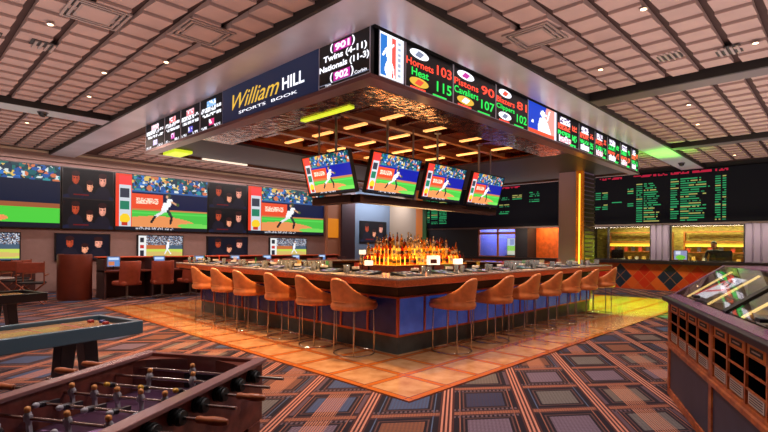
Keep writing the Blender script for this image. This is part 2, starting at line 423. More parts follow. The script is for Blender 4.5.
def painted_reflection_mirror():  # bottle and lamp reflections painted in as brown, gold and pale flecks
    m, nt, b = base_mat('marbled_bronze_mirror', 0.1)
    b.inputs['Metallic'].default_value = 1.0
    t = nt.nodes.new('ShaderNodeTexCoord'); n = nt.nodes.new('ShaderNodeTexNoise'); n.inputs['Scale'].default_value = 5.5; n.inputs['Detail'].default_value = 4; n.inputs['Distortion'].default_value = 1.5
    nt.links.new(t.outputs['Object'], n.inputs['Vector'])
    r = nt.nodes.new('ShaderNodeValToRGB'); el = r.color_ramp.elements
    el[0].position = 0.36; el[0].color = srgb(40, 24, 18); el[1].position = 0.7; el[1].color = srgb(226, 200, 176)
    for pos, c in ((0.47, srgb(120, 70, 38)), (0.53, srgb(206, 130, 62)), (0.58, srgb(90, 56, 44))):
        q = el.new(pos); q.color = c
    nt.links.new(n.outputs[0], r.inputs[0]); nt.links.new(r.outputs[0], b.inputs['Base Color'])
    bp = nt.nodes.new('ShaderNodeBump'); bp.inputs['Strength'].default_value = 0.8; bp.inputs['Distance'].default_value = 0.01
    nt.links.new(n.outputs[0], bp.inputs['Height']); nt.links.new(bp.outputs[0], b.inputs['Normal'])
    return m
BRONZE = painted_reflection_mirror()
AUB = mat('aubergine_panel', srgb(32, 23, 40), 0.5, 0.0)
REDWOOD = wood_mat('red_wood', srgb(110, 44, 22), srgb(150, 70, 34))
COUNTER_EDGE = wood_mat('counter_edge_wood', srgb(150, 68, 34), srgb(190, 98, 54), 0.3, (8, 8, 20))
MAROONWOOD = wood_mat('maroon_wood', srgb(96, 44, 34), srgb(128, 62, 48), 0.4, (1, 6, 6))
CABWOOD = wood_mat('cabinet_wood', srgb(150, 66, 30), srgb(200, 104, 44), 0.4, (4, 4, 4))
LEATHER = mat('tan_leather', srgb(198, 116, 66), 0.32, noise=0.15, nscale=14, bump=0.15, bscale=90)
BROWNLEATHER = mat('brown_leather', srgb(150, 68, 48), 0.45, noise=0.12, nscale=12)
CHROME = mat('chrome', srgb(205, 200, 195), 0.12, 1.0)
STEEL = mat('steel', srgb(150, 146, 146), 0.3, 1.0)
BLACKM = mat('black_matte', srgb(20, 18, 20), 0.6)
KICK = mat('dark_kick', srgb(66, 72, 70), 0.35, noise=0.25, nscale=9)
COPPER = mat('copper_trim', srgb(196, 104, 70), 0.3, 0.7)
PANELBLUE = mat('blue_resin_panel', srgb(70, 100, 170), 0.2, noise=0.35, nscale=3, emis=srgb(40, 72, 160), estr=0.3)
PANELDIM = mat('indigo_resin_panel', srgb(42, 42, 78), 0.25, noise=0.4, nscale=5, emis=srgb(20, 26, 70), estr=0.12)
GRANITE = mat('granite_top', srgb(176, 158, 148), 0.12, noise=0.35, nscale=60)
GLASSY = mat('clear_glass', srgb(235, 240, 240), 0.03, trans=1.0)
WALLB = mat('mauve_brown_wall', srgb(170, 138, 132), 0.7, noise=0.05)
SLATE = mat('slate_panel', srgb(52, 56, 76), 0.4, noise=0.15, nscale=6)
PLUM = mat('plum_lacquer', srgb(128, 88, 112), 0.22, 0.35)
PLUMD = mat('plum_dark_lip', srgb(26, 18, 24), 0.35)

# ------------------------------------------------------------------ setting
CZ = 4.24      # tile ceiling height
SZ = 4.16      # soffit height
fl = MB(); fl.quad((-9, -6, 0), (23, -6, 0), (23, 20, 0), (-9, 20, 0)); struct(fl.build('floor', CARPET))
pf = MB(); pf.box(3.47, 3.0, 0.0, 15.6, 12.4, 0.012); struct(pf.build('floor_platform', STONE))

def ceiling():
    mb = MB(); mb.box(-9, -6, CZ + 0.09, 23, 20, CZ + 0.2, 1)
    def tiles(x0, x1, y0, y1, along):
        # along: direction the bold joints run ('x' or 'y')
        px, py = (0.455, 0.42) if along == 'y' else (0.42, 0.455)
        nx, ny = int((x1 - x0) / px), int((y1 - y0) / py)
        for i in range(nx):
            for j in range(ny):
                if along == 'y': off = 0.5 * (i % 2) * 0.3 * py; ax, ay = x1 - (i + 1) * px, y0 + j * py + off
                else: off = 0.5 * (j % 2) * 0.3 * px; ax, ay = x0 + i * px + off, y1 - (j + 1) * py
                g = 0.10; t = 0.014
                if along == 'y': bx0, bx1, by0, by1 = ax + g, ax + px, ay + t, ay + py
                else: bx0, bx1, by0, by1 = ax + t, ax + px, ay + g, ay + py
                hi, lo = CZ + 0.035, CZ
                if along == 'y': zz = (lo, lo, hi, hi)
                else: zz = (hi, lo, lo, hi) if False else (lo, hi, hi, lo)
                mb.hexa([(bx0, by0, zz[0]), (bx1, by0, zz[1]), (bx1, by1, zz[2]), (bx0, by1, zz[3])],
                        [(bx0, by0, CZ + 0.08), (bx1, by0, CZ + 0.08), (bx1, by1, CZ + 0.08), (bx0, by1, CZ + 0.08)], 0)
    tiles(-8.0, 3.36, 1.0, 11.6, 'y'); tiles(-8.0, 3.36, 12.2, 17.3, 'y'); tiles(4.1, 18.6, 11.5, 17.3, 'y')
    tiles(3.3, 8.92, -5.0, 3.42, 'x'); tiles(9.38, 14.6, -5.0, 3.42, 'x'); tiles(14.98, 18.6, -5.0, 3.42, 'x'); tiles(14.45, 18.6, 4.12, 11.5, 'x')
    return mb.build('ceiling', [TILE_C, TILE_GAP])
struct(ceiling())

n_tr = [0]
def trim(mb, mats, bevel=0):
    n_tr[0] += 1; return struct(mb.build('trim_%d' % n_tr[0], mats, bevel=bevel))
# silver soffit ring round the canopy, running on to both walls, dark reveal under the tiles
b = MB()
b.box(3.42, 3.47, SZ, 4.05, 17.4, CZ + 0.09); b.box(4.05, 3.47, SZ, 18.8, 4.10, CZ + 0.09)
b.box(4.07, 4.19, SZ + 0.02, 14.4, 11.45, CZ + 0.09, 1)
trim(b, [SILVER, DARKLINE])
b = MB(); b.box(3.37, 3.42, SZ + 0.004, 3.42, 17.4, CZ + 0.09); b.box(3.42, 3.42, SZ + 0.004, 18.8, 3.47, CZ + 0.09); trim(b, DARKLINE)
b = MB(); b.box(-8, 11.66, SZ + 0.01, 3.37, 12.18, CZ + 0.09); b.box(-8, 11.62, SZ + 0.014, 3.37, 11.66, CZ + 0.09, 1); trim(b, [SILVER, DARKLINE])
DB = mat('dark_beam', srgb(96, 84, 84), 0.45, 0.4)
b = MB(); b.box(8.98, -5, SZ + 0.01, 9.36, 3.42, CZ + 0.09); b.box(8.94, -5, SZ + 0.014, 8.98, 3.42, CZ + 0.09, 1); trim(b, [DB, DARKLINE])
b = MB(); b.box(14.64, -5, SZ + 0.01, 14.96, 3.42, CZ + 0.09); b.box(14.6, -5, SZ + 0.014, 14.64, 3.42, CZ + 0.09, 1); trim(b, [DB, DARKLINE])
# walls
YW = 17.65; XW = 19.0
b = MB(); b.box(-9, YW + 0.05, 0, 15.9, YW + 0.35, 4.6); b.box(15.9, YW + 0.3, 0, 19.2, YW + 0.5, 4.6, 1)
struct(b.build('wall_back', [WALLB, mat('blue_grey_wall', srgb(104, 118, 138), 0.7)]))
b = MB(); b.box(-9.2, -6, 0, -9, 20, 4.6); struct(b.build('wall_left', WALLB))
b = MB(); b.box(-9, -6.2, 0, 23, -6, 4.6); struct(b.build('wall_front', WALLB))
# cornice over the video wall
b = MB(); b.box(-9, YW - 0.22, 3.98, 15.2, YW + 0.05, CZ + 0.09, 0); b.box(-9, YW - 0.27, 4.2, 15.2, YW - 0.22, 4.26, 1)
trim(b, [mat('cornice_brown', srgb(140, 112, 102), 0.6), mat('cream_trim', srgb(200, 176, 150), 0.5)])
# posts at the end of the video wall
b = MB(); b.box(14.3, YW - 0.15, 0, 15.1, YW + 0.05, CZ + 0.09); b.box(14.32, YW - 0.17, 1.85, 14.95, YW - 0.15, 2.75, 1)  # thin glowing slab imitates the patch of amber light on the post
p1 = b.build('column_slatted', [mat('tan_post', srgb(190, 128, 96), 0.6), mat('amber_lit_panel', srgb(200, 130, 30), 0.5, emis=srgb(226, 130, 20), estr=0.6)]); struct(p1)
b = MB(); b.box(15.1, YW - 0.25, 0, 15.95, YW + 0.05, CZ + 0.09); struct(b.build('column_dark', mat('maroon_post', srgb(66, 38, 44), 0.6)))
# right wall: wainscot (0-.93), ledge, openings (1.08-2.33), board zone above
def rw(y_hi, y_lo, z0, z1, x=XW, d=0.25, mb=None, mi=0):
    return (mb or MB()).box(x, y_lo, z0, x + d, y_hi, z1, mi)
b = MB(); b.box(0, 0.0, 0.0, 21, 0.2, 0.93)
struct(b.build('wall_right_wainscot', ARGYLE, loc=(XW, 15.4, 0), rz=-PI / 2))
b = MB()
rw(15.5, -6, 2.33, 4.6, mb=b, mi=0)                     # header
rw(15.5, 12.35, 0.93, 2.33, mb=b, mi=0)               # dark pier beside the blue window
rw(10.42, 9.85, 0.93, 2.33, mb=b, mi=0); rw(8.35, 7.2, 0.93, 2.33, mb=b, mi=0)
rw(18, 15.5, 0, 4.6, mb=b, mi=1)
struct(b.build('wall_right', [mat('near_black_wall', srgb(30, 26, 30), 0.6), mat('beige_panel', srgb(176, 152, 130), 0.6)]))
b = MB(); b.box(XW - 0.12, -6, 0.93, XW + 0.3, 15.4, 1.04); trim(b, mat('dark_ledge', srgb(38, 28, 30), 0.3))
b = MB(); b.box(XW - 0.02, -6, 2.30, XW + 0.25, 15.4, 2.37); trim(b, mat('ledge_line', srgb(112, 88, 80), 0.4))
b = MB(); b.box(XW - 0.1, 15.55, 0, XW, 16.0, CZ + 0.09); struct(b.build('column_amber', mat('amber_post', srgb(196, 112, 44), 0.5, emis=srgb(220, 110, 30), estr=0.25)))  # orange light on the post put into its colour and glow
b = MB(); b.box(XW - 0.12, 15.3, 0, XW + 0.02, 15.55, 3.9); struct(b.build('column_green', mat('green_post', srgb(60, 110, 50), 0.5)))
# fluted grey pilasters between the teller windows
for k, (ya, yb) in enumerate(((5.08, 4.5), (2.36, 0.9))):
    b = MB(); b.box(XW - 0.02, yb, 1.04, XW + 0.25, ya, 2.33)
    n = max(3, int((ya - yb) / 0.2))
    for i in range(n): b.box(XW - 0.06, yb + (i + 0.12) * (ya - yb) / n, 1.06, XW - 0.02, yb + (i + 0.88) * (ya - yb) / n, 2.3)
    struct(b.build('column_fluted_%d' % (k + 1), mat('grey_fluted', srgb(150, 136, 156), 0.5), bevel=0.01))
# window frames
wn = [0]
def window(ya, yb, mullions=(), col=None, glass=True, transom=None):
    wn[0] += 1
    b = MB(); t = 0.05; L = ya - yb
    b.box(0, 0, 1.04, t, 0.12, 2.32); b.box(L - t, 0, 1.04, L, 0.12, 2.32); b.box(t, 0, 1.04, L - t, 0.12, 1.08); b.box(t, 0, 2.27, L - t, 0.12, 2.32)
    for m in mullions: b.box(m * L - 0.03, 0.01, 1.08, m * L + 0.03, 0.11, 2.27)
    if transom: b.box(t, 0.01, transom - 0.05, L - t, 0.11, transom + 0.05)
    o = struct(b.build('window_%d' % wn[0], col, loc=(XW + 0.06, ya, 0), rz=-PI / 2))
    if glass:
        g = MB(); g.box(t, 0.05, 1.08, L - t, 0.056, 2.27); struct(g.build('window_pane', GLASSY, o))
    return o
window(12.35, 10.42, (0.52,), mat('amber_frame', srgb(170, 96, 50), 0.5), transom=2.1)
window(7.2, 5.08, (0.3,), mat('dark_frame', srgb(40, 34, 38), 0.5)); window(4.5, 2.36, (), mat('dark_frame', None))
# rooms behind the openings
b = MB(); b.box(22.0, -6, 0, 22.15, 15.5, 2.6, 0); b.box(XW + 0.25, -6, 2.5, 22.0, 15.5, 2.6, 1)
struct(b.build('wall_cashier_back', [wood_mat('honey_panel', srgb(128, 112, 44), srgb(186, 164, 74), 0.5, (2, 2, 6), 0), mat('cashier_ceiling', srgb(150, 120, 70), 0.7)]))
b = MB(); b.box(19.9, 10.15, 0, 20.0, 13.6, 2.5, 0); struct(b.build('wall_blue_booth', mat('periwinkle_wall', srgb(98, 104, 190), 0.6)))
b = MB(); b.box(20.2, 8.2, 0, 20.3, 10.1, 2.5, 0); struct(b.build('wall_orange_booth', mat('orange_curtain', srgb(206, 96, 30), 0.6, noise=0.3, nscale=6)))
b = MB()
for y in (13.6, 10.1, 8.1): b.box(XW + 0.25, y - 0.06, 0, 22.0, y + 0.06, 2.6)
struct(b.build('wall_booth_divider', mat('near_black_wall', None)))

# big square column at the canopy's far end
t = thing('canopy_column', (13.1, 5.2, 0), 'tall square column with a glowing gold corner holding up the far end of the bar canopy', 'column')
t['kind'] = 'structure'
MB().box(0.02, 0.02, 0.012, 0.9, 0.66, 3.58).build('shaft', mat('plum_metal', srgb(176, 156, 196), 0.45, 0.1), t)
b = MB(); b.box(-0.02, -0.02, 0.012, 0.1, 0.16, 3.58); g = b.build('gold_corner', mat('gold_leaf', srgb(190, 120, 40), 0.25, 0.9, noise=0.4, nscale=9, emis=srgb(200, 100, 20), estr=0.3), t); g['label'] = 'gold corner strip'
b = MB(); b.box(-0.04, 0.04, 0.1, -0.02, 0.075, 3.5); b.build('light_tube', mat('amber_tube', (1, 0.8, 0.2, 1), 0.4, emis=srgb(255, 200, 70), estr=1.8), t)
b = MB()
for i in range(28): b.box(0.12, -0.03, 0.2 + i * 0.12, 0.86, 0.02, 0.28 + i * 0.12)
b.build('dark_cladding', mat('dark_rib', srgb(54, 34, 30), 0.4), t)

# ------------------------------------------------------------------ canopy
CX0, CY0, CX1, CY1, CB = 4.05, 4.17, 14.4, 11.45, 3.58
can = thing('bar_canopy', (0, 0, CB), 'huge rectangular bronze-mirrored canopy hung from the ceiling over the bar', 'canopy')
b = MB()
# fascia body behind the displays
for (x0, y0, x1, y1) in ((CX0 + 0.06, CY0 + 0.06, CX1, CY0 + 0.2), (CX0 + 0.06, CY0 + 0.2, CX0 + 0.2, CY1), (CX1 - 0.12, CY0 + 0.2, CX1, CY1), (CX0 + 0.2, CY1 - 0.12, CX1 - 0.12, CY1)):
    b.box(x0, y0, 0.0, x1, y1, SZ - CB)
b.build('fascia', BEZEL, can)
b = MB(); b.box(CX0 - 0.02, CY0 - 0.02, -0.05, CX1 + 0.02, CY0 + 0.2, 0.0); b.box(CX0 - 0.02, CY0 + 0.2, -0.05, CX0 + 0.2, CY1 + 0.02, 0.0)
b.box(CX1 - 0.15, CY0 + 0.2, -0.05, CX1 + 0.02, CY1 + 0.02, 0); b.box(CX0 + 0.2, CY1 - 0.15, -0.05, CX1 - 0.15, CY1 + 0.02, 0)
b.build('bottom_rim', mat('mauve_bronze_rim', srgb(120, 84, 84), 0.3, 0.6), can)
IX0, IY0, IX1, IY1 = 4.95, 5.05, 10.4, 9.2
# wavy mirrored border panels, sloped up towards the recess
def slab(x0, y0, x1, y1, z0, z1, m, name):
    return MB().box(x0, y0, z0, x1, y1, z1).build(name, m, can)
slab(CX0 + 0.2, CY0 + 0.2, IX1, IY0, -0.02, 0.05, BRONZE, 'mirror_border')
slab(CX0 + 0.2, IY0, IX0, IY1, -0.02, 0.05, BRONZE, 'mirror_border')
slab(IX1, CY0 + 0.2, CX1 - 0.15, CY1 - 0.15, 0.0, 0.05, AUB, 'plain_panel'); slab(CX0 + 0.2, IY1, IX1, CY1 - 0.15, 0.0, 0.05, AUB, 'plain_panel')
# recess: wood coffers with glowing slats
b = MB(); b.box(IX0, IY0, 0.2, IX1, IY1, 0.24); b.box(IX0 - 0.04, IY0, 0.05, IX0, IY1, 0.38); b.box(IX0, IY0 - 0.04, 0.05, IX1, IY0, 0.38); b.box(IX1, IY0, 0.05, IX1 + 0.04, IY1, 0.38); b.box(IX0, IY1, 0.05, IX1, IY1 + 0.04, 0.24)
b.build('recess', mat('copper_mirror', srgb(190, 104, 48), 0.14, 1.0, noise=0.6, nscale=2.5, bump=0.8, bscale=3), can)
b = MB()
for y in (5.05, 6.0, 6.95, 7.9, 8.85): b.box(IX0, y, 0.09, IX1, y + 0.12, 0.2)
b.build('coffer_beams', mat('coffer_walnut', srgb(126, 72, 36), 0.35), can)
b = MB()
for x in (5.35, 6.5, 7.66, 8.85, 10.05): b.box(x, IY0 + 0.12, 0.13, x + 0.1, IY1, 0.2)
b.build('coffer_battens', mat('bronze_batten', srgb(120, 62, 30), 0.2, 0.9), can)
SLAT = mat('warm_light_slat', (1, 0.8, 0.5, 1), 0.4, emis=srgb(255, 180, 96), estr=1.25)
for i, x in enumerate((5.85, 7.0, 8.17, 9.4)):
    for j, y in enumerate((5.22, 6.17, 7.12, 8.07)):
        o = MB().box(x, y, 0.07, x + 0.09, y + 0.55, 0.1).build('light_slat', SLAT, can)
LIME = mat('lime_tube', (0.7, 1, 0.1, 1), 0.4, emis=srgb(200, 220, 40), estr=1.0)
MB().box(4.72, 5.3, -0.045, 4.82, 6.5, -0.02).build('lime_light_strip', LIME, can)
MB().box(4.36, 10.6, -0.06, 4.75, 11.25, -0.0).build('lime_light_strip', LIME, can)
MB().box(5.3, 11.25, -0.035, 6.5, 11.3, -0.0).build('white_light_strip', mat('pale_tube', (1, 1, 1, 1), 0.4, emis=srgb(240, 225, 205), estr=1.2), can)

# displays on the canopy -------------------------------------------------
def board(name, face, a0, a1, label, cat='display', group=None, frame=True):
    """face 'L' = facing -X (a0 is the larger Y = picture side left), 'R' = facing -Y"""
    if face == 'L': t = thing(name, (CX0, a0, CB), label, cat, -PI / 2, group); W = a0 - a1
    else: t = thing(name, (a0, CY0, CB), label, cat, 0, group); W = a1 - a0
    H = SZ - CB
    MB().box(0, 0, 0.01, W, 0.055, H).build('housing', BEZEL, t)
    if frame:
        b = MB(); g = 0.014
        b.box(0, -0.006, 0.01, g, 0.0, H); b.box(W - g, -0.006, 0.01, W, 0, H); b.box(g, -0.006, 0.01, W - g, 0, 0.02); b.build('frame', mat('frame_grey', srgb(190, 190, 205), 0.4, 0.1), t)
    return t, W, H
def teamlogo(mb, cx, cz, w, h, mi1, mi2):
    n = 16
    mb.add([(cx, -0.004, cz)] + [(cx + w * math.cos(2 * PI * i / n), -0.004, cz + h * math.sin(2 * PI * i / n)) for i in range(n)], [(0, 1 + (i + 1) % n, 1 + i) for i in range(n)], mi1)
    mb.add([(cx - w * .5, -0.006, cz - h * .5), (cx + w * .1, -0.006, cz - h * .7), (cx + w * .5, -0.006, cz + h * .4), (cx - w * .1, -0.006, cz + h * .7)], [(0, 1, 2, 3)], mi2)
MLET = [WHITE_E, RED_E, GREEN_E, GOLD_E, MAG_E, GREY_E]
# left face: four schedule boards
ys = [11.43, 10.37, 9.57, 8.72, 7.84]
desc = ['outermost', 'second from the outer end', 'third from the outer end', 'nearest the navy sign']
for i in range(4):
    t, W, H = board('schedule_display', 'L', ys[i], ys[i + 1], 'black schedule screen with white rows on the canopy, %s of four' % desc[i], group='schedule screens on the canopy')
    r = R(30, 20, (8, 8, 14)); rng = np.random.RandomState(20 + i)
    r.rect(0.3, 0.08, 0.7, 0.3, [(230, 190, 200), (226, 110, 110), (230, 130, 140), (120, 170, 226)][i])
    r.text_rows(0.3, 0.1, 0.7, 0.28, (240, 240, 250), rng, 0.3)
    r.text_rows(0.05, 0.34, 0.7, 0.46, (236, 236, 244), rng, 0.75); r.text_rows(0.74, 0.3, 0.95, 0.42, (236, 236, 244), rng, 0.8)
    r.text_rows(0.1, 0.52, 0.7, 0.64, (236, 236, 244), rng, 0.75); r.text_rows(0.74, 0.5, 0.95, 0.62, (236, 236, 244), rng, 0.8)
    r.rect(0.4, 0.7, 0.62, 0.88, [(200, 190, 230), (200, 60, 170), (90, 80, 190), (200, 50, 110)][i]); r.text_rows(0.4, 0.7, 0.62, 0.88, (240, 240, 250), rng, 0.35)
    r.text_rows(0.06, 0.9, 0.3, 1.0, (220, 220, 230), rng, 0.7); r.text_rows(0.66, 0.9, 0.92, 1.0, (220, 220, 230), rng, 0.7)
    mobj('picture', r.mesh('picture', W - 0.03, H - 0.02, SCR_HOT, 0.015, 0.015), t, (0, -0.003, 0))
# navy sign
t, W, H = board('sportsbook_sign', 'L', 7.84, 5.17, 'navy blue sign lettered in gold and white on the canopy edge', 'sign', frame=False)
MB().box(0.0, -0.01, 0.012, W, 0.0, H).build('sign_face', NAVY_E, t)
b = MB(); put_text(b, 'William', 0.34, 0.175, 1.74, 0.43, -0.014, 0, 0.45, 0.004); b.build('script_lettering', GOLD_E, t)['label'] = 'gold script lettering'
b = MB(); put_text(b, 'HILL', 1.82, 0.2, 2.36, 0.38, -0.014, 0, 0, 0.02); put_text(b, 'SPORTS  BOOK', 0.56, 0.08, 2.2, 0.125, -0.014, 0, 0, 0.004); b.build('lettering', WHITE_E, t)
# corner board
t, W, H = board('matchup_display', 'L', 5.17, 4.17, 'black screen with a baseball matchup in white at the canopy corner')
b = MB()
put_text(b, 'Twins (4-11)', 0.1, 0.325, 0.94, 0.43, -0.004, 0, 0, 0.03); put_text(b, 'Nationals (11-3)', 0.02, 0.2, 0.98, 0.305, -0.004, 0, 0, 0.03)
put_text(b, '(        )', 0.24, 0.44, 0.72, 0.565, -0.004, 0, 0, 0.03); put_text(b, '(        )', 0.24, 0.055, 0.7, 0.185, -0.004, 0, 0, 0.03)
put_text(b, '901', 0.34, 0.455, 0.62, 0.545, -0.006, 0, 0, 0.03); put_text(b, '902', 0.34, 0.075, 0.6, 0.17, -0.006, 0, 0, 0.03)
put_text(b, '7pm', 0.14, 0.02, 0.26, 0.05, -0.005, 0); put_text(b, 'Corbin', 0.72, 0.06, 0.94, 0.1, -0.005, 0)
eb = MB(); eb.box(0.31, -0.003, 0.445, 0.65, -0.001, 0.555, 4); eb.box(0.31, -0.003, 0.065, 0.63, -0.001, 0.18, 4); eb.box(0.0, -0.003, 0.052, 0.98, -0.001, 0.058, 5); eb.build('team_emblem', MLET, t)
b.build('lettering', MLET, t)
# right face
def logo_board(a0, a1, label, kind):
    t, W, H = board('league_display', 'R', a0, a1, label)
    if kind == 'player':
        r = R(30, 40, (235, 238, 246))
        r.rect(0.05, 0.05, 0.3, 0.95, (40, 110, 190)).rect(0.3, 0.05, 0.5, 0.95, (236, 240, 248)).rect(0.5, 0.05, 0.66, 0.95, (222, 84, 74)).rect(0.72, 0.05, 0.94, 0.95, (214, 220, 232))
        r.ell(0.36, 0.2, 0.07, 0.07, (245, 245, 250)).poly([(0.3, 0.26), (0.44, 0.24), (0.5, 0.45), (0.46, 0.62), (0.3, 0.6), (0.26, 0.4)], (245, 245, 250))
        r.seg(0.3, 0.32, 0.14, 0.5, 0.035, (245, 245, 250)).seg(0.45, 0.3, 0.56, 0.2, 0.03, (245, 245, 250)).seg(0.34, 0.6, 0.24, 0.8, 0.045, (245, 245, 250)).seg(0.24, 0.8, 0.3, 0.93, 0.035, (245, 245, 250)).seg(0.44, 0.6, 0.56, 0.76, 0.04, (245, 245, 250)).seg(0.56, 0.76, 0.6, 0.93, 0.03, (245, 245, 250))
        for i in range(7): r.rect(0.78, 0.1 + i * 0.12, 0.88, 0.16 + i * 0.12, (150, 158, 178))
    else:
        r = R(40, 30, (24, 60, 180))
        r.poly([(0.62, 0.0), (1, 0), (1, 1), (0.4, 1), (0.55, 0.5)], (236, 150, 140)).rect(0.92, 0, 1.0, 1, (220, 224, 240))
        r.ell(0.5, 0.26, 0.09, 0.12, (245, 246, 250)).rect(0.5, 0.22, 0.64, 0.29, (245, 246, 250)).poly([(0.4, 0.4), (0.6, 0.36), (0.72, 0.6), (0.84, 0.95), (0.32, 0.95), (0.34, 0.6)], (245, 246, 250))
        r.seg(0.66, 0.42, 0.74, 0.08, 0.025, (245, 246, 250)).ell(0.14, 0.62, 0.04, 0.05, (245, 246, 250)).rect(0, 0.86, 0.92, 1.0, (226, 80, 50))
    mobj('picture', r.mesh('picture', W - 0.03, H - 0.02, SCR_HOT, 0.015, 0.015), t, (0, -0.003, 0))
logo_board(4.19, 4.66, 'white league emblem screen with blue and red around a white player', 'player')
def score(a0, a1, A, B, sa, sb, l1, l2, label):
    t, W, H = board('score_display', 'R', a0, a1, label)
    b = MB()
    def tx(s, x0, z0, x1, z1, mi): put_text(b, s, x0 * W, z0 * H, x1 * W, z1 * H, -0.004, mi, 0, 0.018)
    tx(A, 0.02, 0.54, 0.56, 0.71, 1); tx(B, 0.02 if len(B) > 5 else 0.12, 0.33, 0.56 if len(B) > 5 else 0.46, 0.51, 2)
    tx(sa, 0.63, 0.56, 0.96, 0.80, 1); tx(sb, 0.63, 0.16, 0.96, 0.41, 2)
    for k, (zz, l_) in enumerate(((0.85, l1), (0.2, l2))):
        e = MB(); teamlogo(e, 0.27 * W, zz * H, 0.19 * W, 0.11 * H, l_[0], l_[1]); e.build('team_emblem', MLET, t)
    for x0, x1, mi in ((0.1, 0.4, 1), (0.55, 0.85, 2)): MB().box(x0 * W, -0.003, 0.03 * H, x1 * W, -0.001, 0.075 * H, mi).build('status_bar', MLET, t)
    b.build('lettering', MLET, t)
score(4.68, 5.74, 'Hornets', 'Heat', '103', '115', (0, 5), (3, 1), 'black score screen reading Hornets 103, Heat 115')
score(5.74, 6.92, 'Pistons', 'Cavaliers', '90', '107', (0, 4), (3, 0), 'black score screen reading Pistons 90, Cavaliers 107')
score(6.92, 8.02, 'Blazers', 'Clippers', '81', '102', (0, 1), (0, 5), 'black score screen reading Blazers 81, Clippers 102')
logo_board(8.02, 9.2, 'blue and red league emblem screen with a white batter silhouette', 'batter')
xs = [9.2, 10.3, 11.2, 12.0, 12.9, 13.75, 14.38]
small = ['next to the batter emblem', 'second after the batter', 'third after the batter', 'fourth after the batter', 'fifth after the batter', 'at the far canopy end']
for i in range(6):
    t, W, H = board('score_display', 'R', xs[i], xs[i + 1], 'small black score screen with red and green rows, ' + small[i], group='distant score screens')
    r = R(22, 20, (8, 8, 12)); rng = np.random.RandomState(60 + i)
    W_, R_, G_ = (240, 236, 244), (240, 84, 60), (40, 214, 90)
    r.rect(0.12, 0.06, 0.6, 0.28, W_); r.text_rows(0.12, 0.06, 0.6, 0.28, (90, 60, 120), rng, 0.3)
    top, bot = ((R_, G_), (R_, G_), (R_, G_), (G_, R_), (G_, R_), (R_, G_))[i]
    r.text_rows(0.05, 0.34, 0.62, 0.5, top, rng, 0.8); r.text_rows(0.05, 0.55, 0.6, 0.7, bot, rng, 0.8)
    r.rect(0.1, 0.74, 0.62, 0.95, (240, 170, 180) if i % 2 == 0 else W_); r.text_rows(0.1, 0.74, 0.62, 0.95, (230, 230, 240), rng, 0.4)
    r.text_rows(0.7, 0.24, 0.95, 0.44, top, rng, 0.65); r.text_rows(0.7, 0.58, 0.95, 0.8, bot, rng, 0.65); r.text_rows(0.6, 0.94, 0.9, 1, G_, rng, 0.9)
    mobj('picture', r.mesh('picture', W - 0.03, H - 0.02, SCR_HOT, 0.015, 0.015), t, (0, -0.003, 0))

# ------------------------------------------------------------------ televisions hanging under the canopy
pic_hot = baseball(96, 54, (20, 30, 150)).mesh('picture', 1.18, 0.64, SCR_HOT, -0.59, -0.32)
def hung_tv(loc, rz, label, roll=0.0):
    t = thing('hanging_television', loc, label, 'television', rz, 'televisions hanging over the bar')
    a = math.radians(16)
    piv = [MB().box(-0.61, 0.0, -0.345, 0.61, 0.06, 0.345).build('casing', BEZEL, t, 0.008), mobj('picture', pic_hot, t)]
    bz = MB(); bz.box(-0.61, -0.012, -0.345, -0.59, 0, 0.345); bz.box(0.59, -0.012, -0.345, 0.61, 0, 0.345); bz.box(-0.59, -0.012, 0.32, 0.59, 0, 0.345); bz.box(-0.59, -0.012, -0.345, 0.59, 0, -0.32)
    piv.append(bz.build('bezel', BEZEL, t))
    for p in piv: p.rotation_euler = (a, 0, 0)
    piv[1].location = (0, -0.004 * math.cos(a), -0.004 * math.sin(a))
    b = MB(); b.tube((0, 0.17, -0.02), (0, 0.17, CB - loc[2] + 0.115), 0.022, 10); b.box(-0.15, 0.03, -0.1, 0.15, 0.17, 0.04)
    b.lathe((0, 0.17, CB - loc[2] + 0.07), [(0.07, 0), (0.07, 0.02), (0.03, 0.03)])
    b.build('mounting_pole', STEEL, t)
    return t
hung_tv((5.08, 6.22, 2.68), -PI / 2, 'television hung on the navy sign side of the canopy, showing baseball')
hung_tv((5.93, 5.5, 2.68), 0, 'largest looking television of the row of three, nearest the canopy corner')
hung_tv((7.32, 5.5, 2.68), 0, 'middle television of the hanging row of three')
hung_tv((8.76, 5.5, 2.68), 0, 'farthest television of the hanging row of three')
t = thing('television_rack', (0, 0, 2.2), 'dark steel channel frame hanging behind and below the televisions', 'rack')
b = MB(); b.box(5.3, 5.66, 0, 9.45, 5.84, 0.13); b.box(5.24, 5.84, 0, 5.42, 6.85, 0.13)
b.build('channel', mat('dark_brown_metal', srgb(62, 38, 34), 0.4, 0.5), t)
for x, y in ((5.33, 6.78), (9.35, 5.75), (6.7, 5.75)): MB().tube((x, y, 0.1), (x, y, CB - 2.2 + 0.05), 0.016).build('hanger_rod', STEEL, t)

